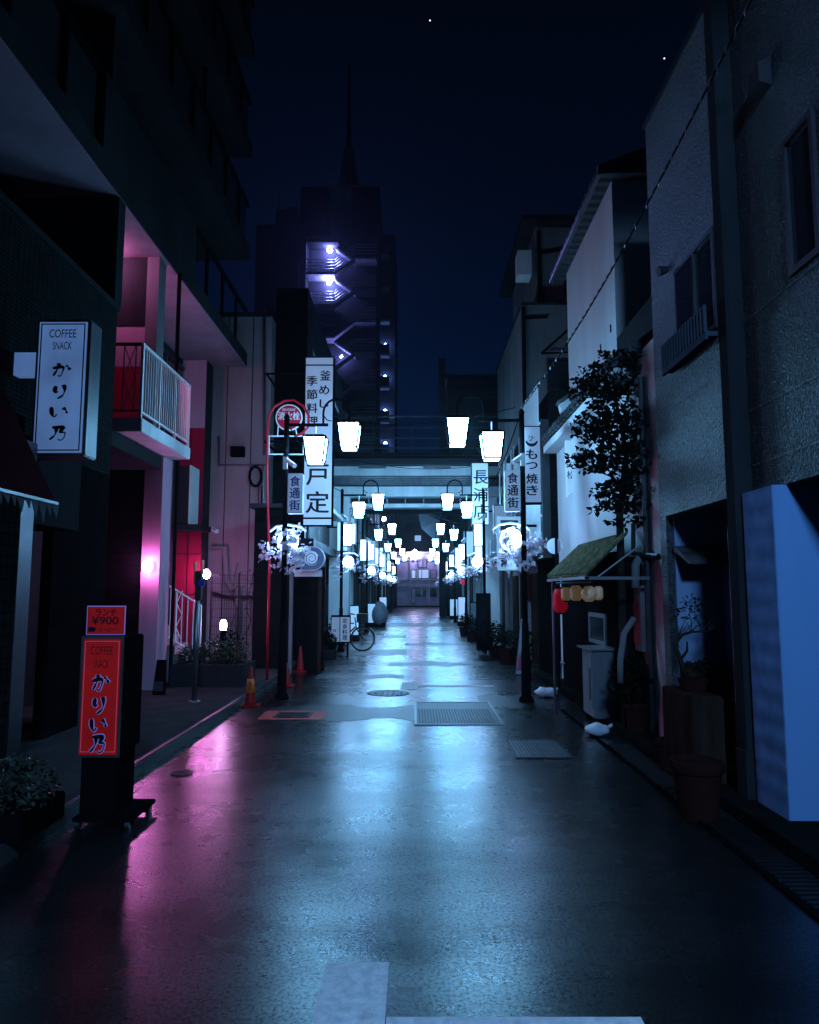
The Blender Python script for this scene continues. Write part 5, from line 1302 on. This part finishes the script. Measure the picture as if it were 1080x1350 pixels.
names = ['just beyond the bridge on the left, three storeys of grey concrete', 'second beyond the bridge on the left, dark concrete', 'third beyond the bridge on the left, tiled front', 'last of the left row before the lilac shop front',
         'dark concrete shop between the grey building and the bridge', 'just beyond the bridge on the right, grey concrete', 'second beyond the bridge on the right, dark concrete', 'third beyond the bridge on the right, tall grey front', 'last of the right row before the lilac shop front']
for i, (x, sg, y0, y1, h, wm, sd) in enumerate(spec):
    row_house(x + SK((y0 + y1) / 2) * .8 * (1 if y0 > 30 else 0), sg, y0, y1, h, wm, 'shop building ' + names[i], 20 + i, sd)

# standing lit boards, posters, crates along both rows (a few things, far off)
for i, (X, Y, h, wd, mt, lab) in enumerate(((-2.05, 24.6, 1.2, .4, 'signface_far', 'pale standing board before the dark tiled restaurant'), (2.1, 24.8, 1.3, .4, 'cloth', 'grey standing board at the right beyond the dark one'),
        (-2.0, 33.8, 1.1, .45, 'signface_far', 'lit standing board on the left just beyond the bridge'), (2.3, 34.5, 1.4, .45, 'litwin', 'glowing standing board on the right just beyond the bridge'),
        (-1.9, 44, 1.3, .5, 'litwin', 'glowing standing board far down the left row'), (2.35, 43, 1.2, .5, 'signface_far', 'pale standing board far down the right row'), (2.4, 52, 1.5, .5, 'litwin', 'farthest glowing board of the right row'))):
    t = thing('standing_sign', lab, 'sign', (X, Y, 0))
    MB().box(X - wd / 2, X + wd / 2, Y, Y + .12, .12, h).build('board', 'black', t)
    MB().box(X - wd / 2 + .03, X + wd / 2 - .03, Y - .008, Y - .001, .2, h - .04).build('face', mt, t)
    MB().box(X - wd / 2, X + wd / 2, Y - .1, Y + .22, 0, .12).build('base', 'black', t)

# projecting lit boxes high up beyond the bridge
for i, (px, py, w_, h_, Y, lab) in enumerate(((458, 655, .5, 1.2, 24.0, 'pale hanging sign panel with a dark character above the second left name board'), (334 + 124, 660, .0, .0, 0, ''))):
    if not w_: continue
    v = P(px + 2, py, Y); t = thing('hanging_sign', lab, 'sign', v)
    MB().box(v.x - .22, v.x + .22, Y, Y + .1, v.z - .9, v.z + .62).build('case', 'darkmetal', t)
    MB().box(v.x - .2, v.x + .2, Y - .01, Y - .001, v.z - .88, v.z + .6).build('face', 'signface', t)
    MB().text('衣', P(461, 678, Y - .013), .3, .28, bold=.02).build('lettering', 'ink', t)

# tilted banner beyond the bridge
Y = 40
c4 = [P(550.5, 673, Y), P(580, 686, Y + 1.5), P(578, 716, Y + 1.5), P(556, 696, Y)]
t = thing('banner', 'grey cloth banner slanting over the street beyond the bridge', 'banner', c4[0])
MB().prism(c4, (0, .03, -.02)).build('cloth', 'cloth', t)
MB().tube([c4[0], c4[1] + Vector((1.2, 0, -.25))], .03, 6).tube([c4[1] + Vector((.05, 0, .9)), c4[2] + Vector((.05, 0, -.6))], .03, 6).build('pole', 'steel', t)

# lilac lit shop front closing the street
Y = 75.0
t = thing('end_building', 'lilac lit shop front closing off the far end of the street', 'building', (2, 78, 0))
Q = lambda px, py, dy=0: P(px, py, Y - dy)
top, x0_, x1_ = Q(555, 730).z, Q(533, 760).x, 9
MB().box(-9, x1_, Y, Y + 4, 0, top).build('wall', 'facade', t)
MB().box(-9.1, x1_ + .1, Y - .12, Y + 4, top + .001, top + .2).build('coping', 'paleconc', t)
bnd = MB()
for py in (738, 764, 772): z = Q(555, py).z; bnd.box(-9, 9, Y - .10, Y - .001, z - .08, z + .08)
for px in (541, 548, 556, 566, 576, 585): x = Q(px, 750).x; bnd.box(x - .05, x + .05, Y - .16, Y - .101, Q(555, 796).z, Q(555, 733).z)
bnd.build('pilaster', 'paleconc', t)
for a_, b_, c_, d_, mt in ((552, 751, 565, 762, 'litwin'), (543, 752, 549, 762, 'litwin'), (549, 776, 561, 786, 'glass'), (568, 776, 576, 786, 'glass'), (543, 776, 547, 795, 'facade'), (551, 738, 562, 748, 'facade'), (568, 752, 575, 762, 'facade')):
    p0, p1 = Q(a_, b_), Q(c_, d_); w_ = MB().box(p0.x, p1.x, Y - .06, Y - .002, p1.z, p0.z).build('window', mt, t)
    fr = MB(); ring(fr, p0.x - .06, p1.x + .06, p1.z - .06, p0.z + .06, Y - .17, .06); fr.build('frame', 'darkmetal', w_)
MB().box(-9, 9, Y - 1.2, Y - .2, 0, .12).build('step', 'darkconc', t)
for px in (547, 583):  # fill lamps added to brighten the shop front
    v = Q(px, 727, .6); MB().ball(v, .2, 12, 8).build('fascia_fill', 'violet_fill', t, True)
    MB().tube([v, v + Vector((0, .5, .3))], .03, 6).build('fill_arm', 'darkmetal', t)
t = thing('far_building', 'dark building with one lit window above the lilac shop front', 'building', (4, 92, 0))
MB().box(-14, 22, 90, 98, 0, P(560, 672, 90).z).build('wall', 'darkconc', t)
p0, p1 = P(547, 706, 89.9), P(555, 713, 89.9); MB().box(p0.x, p1.x, 89.9, 89.99, p1.z, p0.z).build('window', 'litwin', t)
for px in (535, 563, 580): p0, p1 = P(px, 690, 89.9), P(px + 8, 700, 89.9); MB().box(p0.x, p1.x, 89.9, 89.99, p1.z, p0.z).build('window', 'glass', t)
t = thing('far_lamp', 'lone violet white lamp glowing under the bridge', 'lamp', P(506, 684, 50))
v = P(506, 684, 50); MB().ball(v, .16, 14, 8).build('globe', 'farlamp', t, True); MB().tube([v, v + Vector((-.1, 0, .5)), v + Vector((-1.5, .0, .5))], .03, 6).build('arm', 'darkmetal', t)

# ------------------------------------------------------------------ dark building with chimney right of centre
t = thing('dark_block', 'dark flat roofed block with a chimney stack behind the bridge', 'building', (8, 50, 0))
v0, v1 = P(590, 500, 48), P(662, 500, 48)
MB().box(v0.x, v1.x + 6, 48, 56, 0, v0.z).build('wall', 'darkconc', t)
a, b = P(578, 472, 47), P(587, 472, 47)
MB().box(a.x, b.x, 47, 47.5, 0, a.z).build('chimney', 'darkconc', t)
MB().box(v0.x - .15, v1.x + 6, 47.85, 56, v0.z + .001, v0.z + .3).build('coping', 'darkmetal', t)
MB().box(P(590, 520, 47.9).x, P(655, 520, 47.9).x, 47.7, 47.99, P(600, 525, 47.9).z, P(600, 516, 47.9).z).build('gutter', 'darkmetal', t)

# ------------------------------------------------------------------ tower with the outside stair
Y = 62.0
tw = thing('tower_building', 'tall dark tower with a spire and a lit outside stair', 'building', (-6, 66, 0))
R_ = lambda px, py, dy=0: P(px, py, Y - dy)
xa, xb, zt = R_(395, 300).x, R_(501, 300).x, R_(450, 300).z
MB().box(xa, xb, Y + 1.6, Y + 16, 0, R_(450, 300).z).build('wall', 'darkconc', tw)
MB().box(xa, R_(404, 300).x, Y, Y + 1.599, 0, R_(400, 296).z).box(R_(497, 300).x, xb, Y, Y + 1.599, 0, R_(400, 296).z).build('side_wall', 'darkconc', tw)
MB().box(R_(395, 260).x, R_(432, 260).x, Y + .6, Y + 12, zt + .01, R_(400, 242).z).build('upper_wall', 'darktile', tw)
MB().box(R_(464, 260).x, R_(500, 260).x, Y + .6, Y + 12, zt + .01, R_(400, 242).z).build('upper_wall', 'darktile', tw)
MB().box(R_(432, 260).x + .02, R_(464, 260).x - .02, Y + 3, Y + 12, zt + .01, R_(400, 262).z).build('upper_wall', 'darkconc', tw)
MB().box(R_(415, 230).x, R_(484, 230).x, Y + 3, Y + 10, R_(400, 242).z + .01, R_(400, 220).z).build('penthouse', 'greyconc', tw)
cxs = R_(453, 200).x
sp_ = MB().lathe((cxs, Y + 5, R_(453, 221).z), [(2.4, 0), (1.9, .9), (1.0, 1.3), (.42, 5.2)], 4).build('spire', 'darkmetal', tw)
MB().tube([(cxs, Y + 5, R_(453, 215, -5).z), (cxs, Y + 5, R_(453, 156, -5).z), (cxs, Y + 5, R_(453, 84, -5).z)], [.36, .2, .11], 8).build('mast', 'darkmetal', sp_)
MB().box(R_(328, 300).x, xa - .02, Y + 3, Y + 18, 0, R_(340, 296, -3).z).build('wing', 'darkconc', tw)
MB().box(R_(349, 280).x, R_(393, 280).x, Y + 5, Y + 12, R_(340, 296, -3).z + .01, R_(340, 276, -5).z).box(R_(362, 280).x, R_(376, 280).x, Y + 6, Y + 9, R_(340, 276, -5).z + .011, R_(340, 266, -5).z).build('roof_plant', 'darkconc', tw)
MB().tube([(R_(350, 280).x, Y + 6, R_(350, 280).z), (R_(350, 280).x, Y + 6, R_(350, 205).z)], .06, 6).build('antenna', 'darkmetal', tw)
MB().tube([(R_(387, 330).x, Y + 2.9, R_(387, 430).z), (R_(387, 330).x, Y + 2.9, R_(387, 325).z)], .06, 6).build('conduit', 'steel', tw)
# stair: floor to floor 42 px
zf = lambda py: R_(440, py).z
fl = 42 * Y / FPX
xL0, xL1, xR0, xR1 = R_(404, 340).x, R_(441, 340).x, R_(468, 340).x, R_(496, 340).x
for i in range(7):
    py = 358 + 42 * i
    z = zf(py)
    MB().box(xL0, xL1, Y + .1, Y + 1.58, z - .22, z).build('landing', 'greyconc', tw)
    zm = z + fl * .52
    MB().box(xR0, xR1, Y + .1, Y + 1.58, zm - .2, zm).build('landing', 'greyconc', tw)
    # two flights
    for (xa_, za_, xb_, zb_, y0_, y1_) in ((xL1, z, xR0, zm, Y + .15, Y + .8), (xL1, z + fl, xR0, zm, Y + .85, Y + 1.55)):
        MB().prism([(xa_, y0_, za_ - .22), (xb_, y0_, zb_ - .22), (xb_, y0_, zb_), (xa_, y0_, za_)], (0, y1_ - y0_, 0)).build('stair_flight', 'greyconc', tw)
    rl = MB()
    for hh in (.3, .6, .9, 1.15):
        rl.tube([(xL0, Y + .08, z + hh), (xL1, Y + .08, z + hh)], .03, 4).tube([(xL1, Y + .1, z + hh), (xR0, Y + .1, zm + hh)], .025, 4).tube([(xR0, Y + .08, zm + hh), (xR1, Y + .08, zm + hh)], .03, 4)
    for q_ in range(6): x = xL0 + (xL1 - xL0) * q_ / 5; rl.tube([(x, Y + .08, z), (x, Y + .08, z + 1.15)], .02, 4)
    rl.build('stair_railing', 'steel', tw)
v = R_(407, 322); MB().box(xL0, xL0 + .35, Y + .1, Y + 1.5, zf(358 - 42) + .0, zf(358 - 42) + .5).build('roof_slab', 'darkconc', tw)
MB().box(xL0, xL1 + .3, Y + .05, Y + 1.59, zf(316) - .2, zf(316) - .0).build('roof_slab', 'darkconc', tw)
for px, py, r_ in ((435, 330, .24), (434, 372, .24), (450, 470, .13)):
    v = P(px, py, Y + .9); lt = MB().ball(v, r_, 14, 8).build('stair_lamp', 'stairlamp', tw, True)
for px in (442,):
    v = R_(px, 437); MB().box(v.x, v.x + .08, Y - .05, Y, v.z, v.z + .1).build('warning_lamp', 'redpaper', tw)
# right hand wing with balcony lamps
Y2 = 65.0
MB().box(P(501, 400, Y2).x + .05, P(521, 400, Y2).x, Y2, Y2 + 10, 0, P(510, 310, Y2).z).build('wing', 'darkconc', tw)
for py in (330, 372, 414, 458, 500, 545, 588):
    z = P(510, py + 12, Y2).z
    MB().box(P(502, 400, Y2).x, P(514, 400, Y2).x, Y2 - .9, Y2 - .001, z - .2, z).build('balcony', 'greyconc', tw)
    MB().box(P(502, 400, Y2).x, P(514, 400, Y2).x, Y2 - .9, Y2 - .85, z + .001, z + .9).build('balcony_panel', 'darkmetal', tw)
    if py > 440: v = P(508, py - 3, Y2 - .4); MB().ball(v, .16, 12, 8).build('balcony_lamp', 'balclamp', tw, True)

# two stars
for px, py, lab in ((567, 27, 'single star high over the middle of the street'), (876, 77, 'single star beside the stucco parapet')):
    v = camo.location + ray(px, py).normalized() * 1500
    tag(MB().ball(v, 1.1, 8, 6).build('star', 'star'), lab, 'star')

# ------------------------------------------------------------------ small clutter down both rows
for i, (X, Y, z, w_, h, mt, lab) in enumerate(((-2.25, 22.6, 2.9, .36, .95, 'signface_far', 'narrow hanging sign on the dark tiled restaurant, nearest its porch side'), (2.35, 19.4, 3.2, .4, .8, 'signface', 'square hanging sign on the grey building before the dark board'),
        (2.30, 25.3, 2.7, .36, 1.3, 'panel_dim', 'glowing hanging sign on the dark shop before the bridge'), (-2.25, 25.5, 3.3, .36, 1.2, 'panel_dim', 'glowing hanging sign at the far end of the tiled restaurant'),
        (-2.2, 32.6, 3.0, .5, 1.0, 'panel_dim', 'glowing hanging sign on the left just past the bridge'), (2.5, 33.0, 3.2, .45, 1.2, 'signface_far', 'pale hanging sign on the right just past the bridge'),
        (-2.15, 36.4, 2.8, .4, 1.4, 'signface_far', 'long pale hanging sign on the grey concrete shop at left'), (2.5, 40.8, 2.9, .5, 1.2, 'panel_dim', 'glowing hanging sign on the dark concrete shop at right'),
        (-2.1, 42.5, 3.2, .5, 1.0, 'panel_dim', 'glowing hanging sign on the dark concrete shop at left'), (2.6, 50.0, 3.0, .6, 1.2, 'panel_dim', 'glowing hanging sign on the tall grey front at right'), (-2.0, 51.0, 3.0, .6, 1.3, 'signface_far', 'pale hanging sign on the tiled front at left'))):
    t = thing('hanging_sign', lab, 'sign', (X, Y, z), 'small hanging signs down the street')
    MB().box(X - w_ / 2, X + w_ / 2, Y, Y + .16, z, z + h).build('case', 'darkmetal', t)
    MB().box(X - w_ / 2 + .02, X + w_ / 2 - .02, Y - .012, Y - .001, z + .03, z + h - .03).build('face', mt, t)
    sg = 1 if X > 0 else -1
    MB().box(X + sg * w_ / 2, X + sg * (w_ / 2 + .55), Y + .05, Y + .09, z + h - .2, z + h - .16).build('bracket', 'black', t)
for i, (X, Y, mt, lab) in enumerate(((-2.95, 19.4, 'cloth', 'grey shop curtain over a doorway of the tiled restaurant'), (2.80, 17.6, 'awnred', 'dark red shop curtain under the canopy of the grey building'), (2.88, 23.2, 'cloth', 'pale shop curtain on the dark shop before the bridge'), (-2.95, 34.2, 'signblue', 'blue shop curtain just past the bridge on the left'))):
    t = thing('shop_curtain', lab, 'curtain', (X, Y, 1.9), 'shop curtains')
    MB().tube([(X, Y, 2.12), (X, Y + 1.5, 2.12)], .015, 6).build('rod', 'wood', t)
    for k_ in range(4): MB().box(X - .006, X + .006, Y + .02 + k_ * .37, Y + .36 + k_ * .37, 1.45 + rnd.uniform(-.02, .02), 2.10).build('panel', mt, t)
for i, (X, Y, h, lab) in enumerate(((-2.35, 20.9, .5, 'leafy pot just past the bicycle'), (-2.3, 23.2, .35, 'small pot before the tiled restaurant door'), (2.3, 15.2, .6, 'tall leafy pot under the barred balcony'), (2.35, 17.9, .45, 'pot at the grey building doorway'), (2.3, 22.4, .5, 'leafy pot before the dark shop by the bridge'), (-2.3, 29.3, .5, 'leafy pot just beyond the bridge on the left'))):
    t = thing('potted_plant', lab, 'plant', (X, Y, 0), 'small pots at shop doors')
    MB().lathe((X, Y, 0), [(.11, 0), (.15, .24), (.16, .25)], 14).build('pot', 'terracotta', t)
    MB().leaves((X, Y, .25 + h * .5), (.22, .22, h * .6), 170, .08, rnd).build('foliage', 'leaf', t)
def sag(a, b, d, n=20): return [Vector(a).lerp(Vector(b), i / n) - Vector((0, 0, d * math.sin(math.pi * i / n))) for i in range(n + 1)]
for a, b, d, lab in (((1.72, 11.3, 4.55), (2.0, 20.4, 4.5), .25, 'thin cable slung between the first and second right lamps'), ((-2.09, 11.6, 4.45), (-2.05, 20.4, 4.5), .25, 'thin cable slung between the first and second left lamps'),
                     ((-2.75, 19, 6.4), (2.52, 17.5, 6.2), .35, 'thin cable crossing from the tiled restaurant to the grey building'), ((-2.6, 22.2, 5.9), (2.7, 22.6, 5.7), .3, 'thin cable crossing the street just before the bridge')):
    t = thing('overhead_wire', lab, 'cable', a, 'thin overhead cables')
    MB().tube(sag(a, b, d), .010, 5).build('wire', 'black', t)

# ------------------------------------------------------------------ thin haze added to stand in for bloom around the lamps
hz = MB().box(-66, 66, -26, 116, -1.3, 62).build('haze', 'ground')
struct(hz, 'stuff')
air = bpy.data.materials.new('air'); air.use_nodes = True
n = air.node_tree.nodes; n.remove(n['Principled BSDF'])
v = n.new('ShaderNodeVolumePrincipled'); v.inputs['Density'].default_value = .0004; v.inputs['Color'].default_value = (.75, .88, 1, 1); v.inputs['Anisotropy'].default_value = .8
air.node_tree.links.new(v.outputs[0], n['Material Output'].inputs['Volume'])
hz.data.materials.clear(); hz.data.materials.append(air)
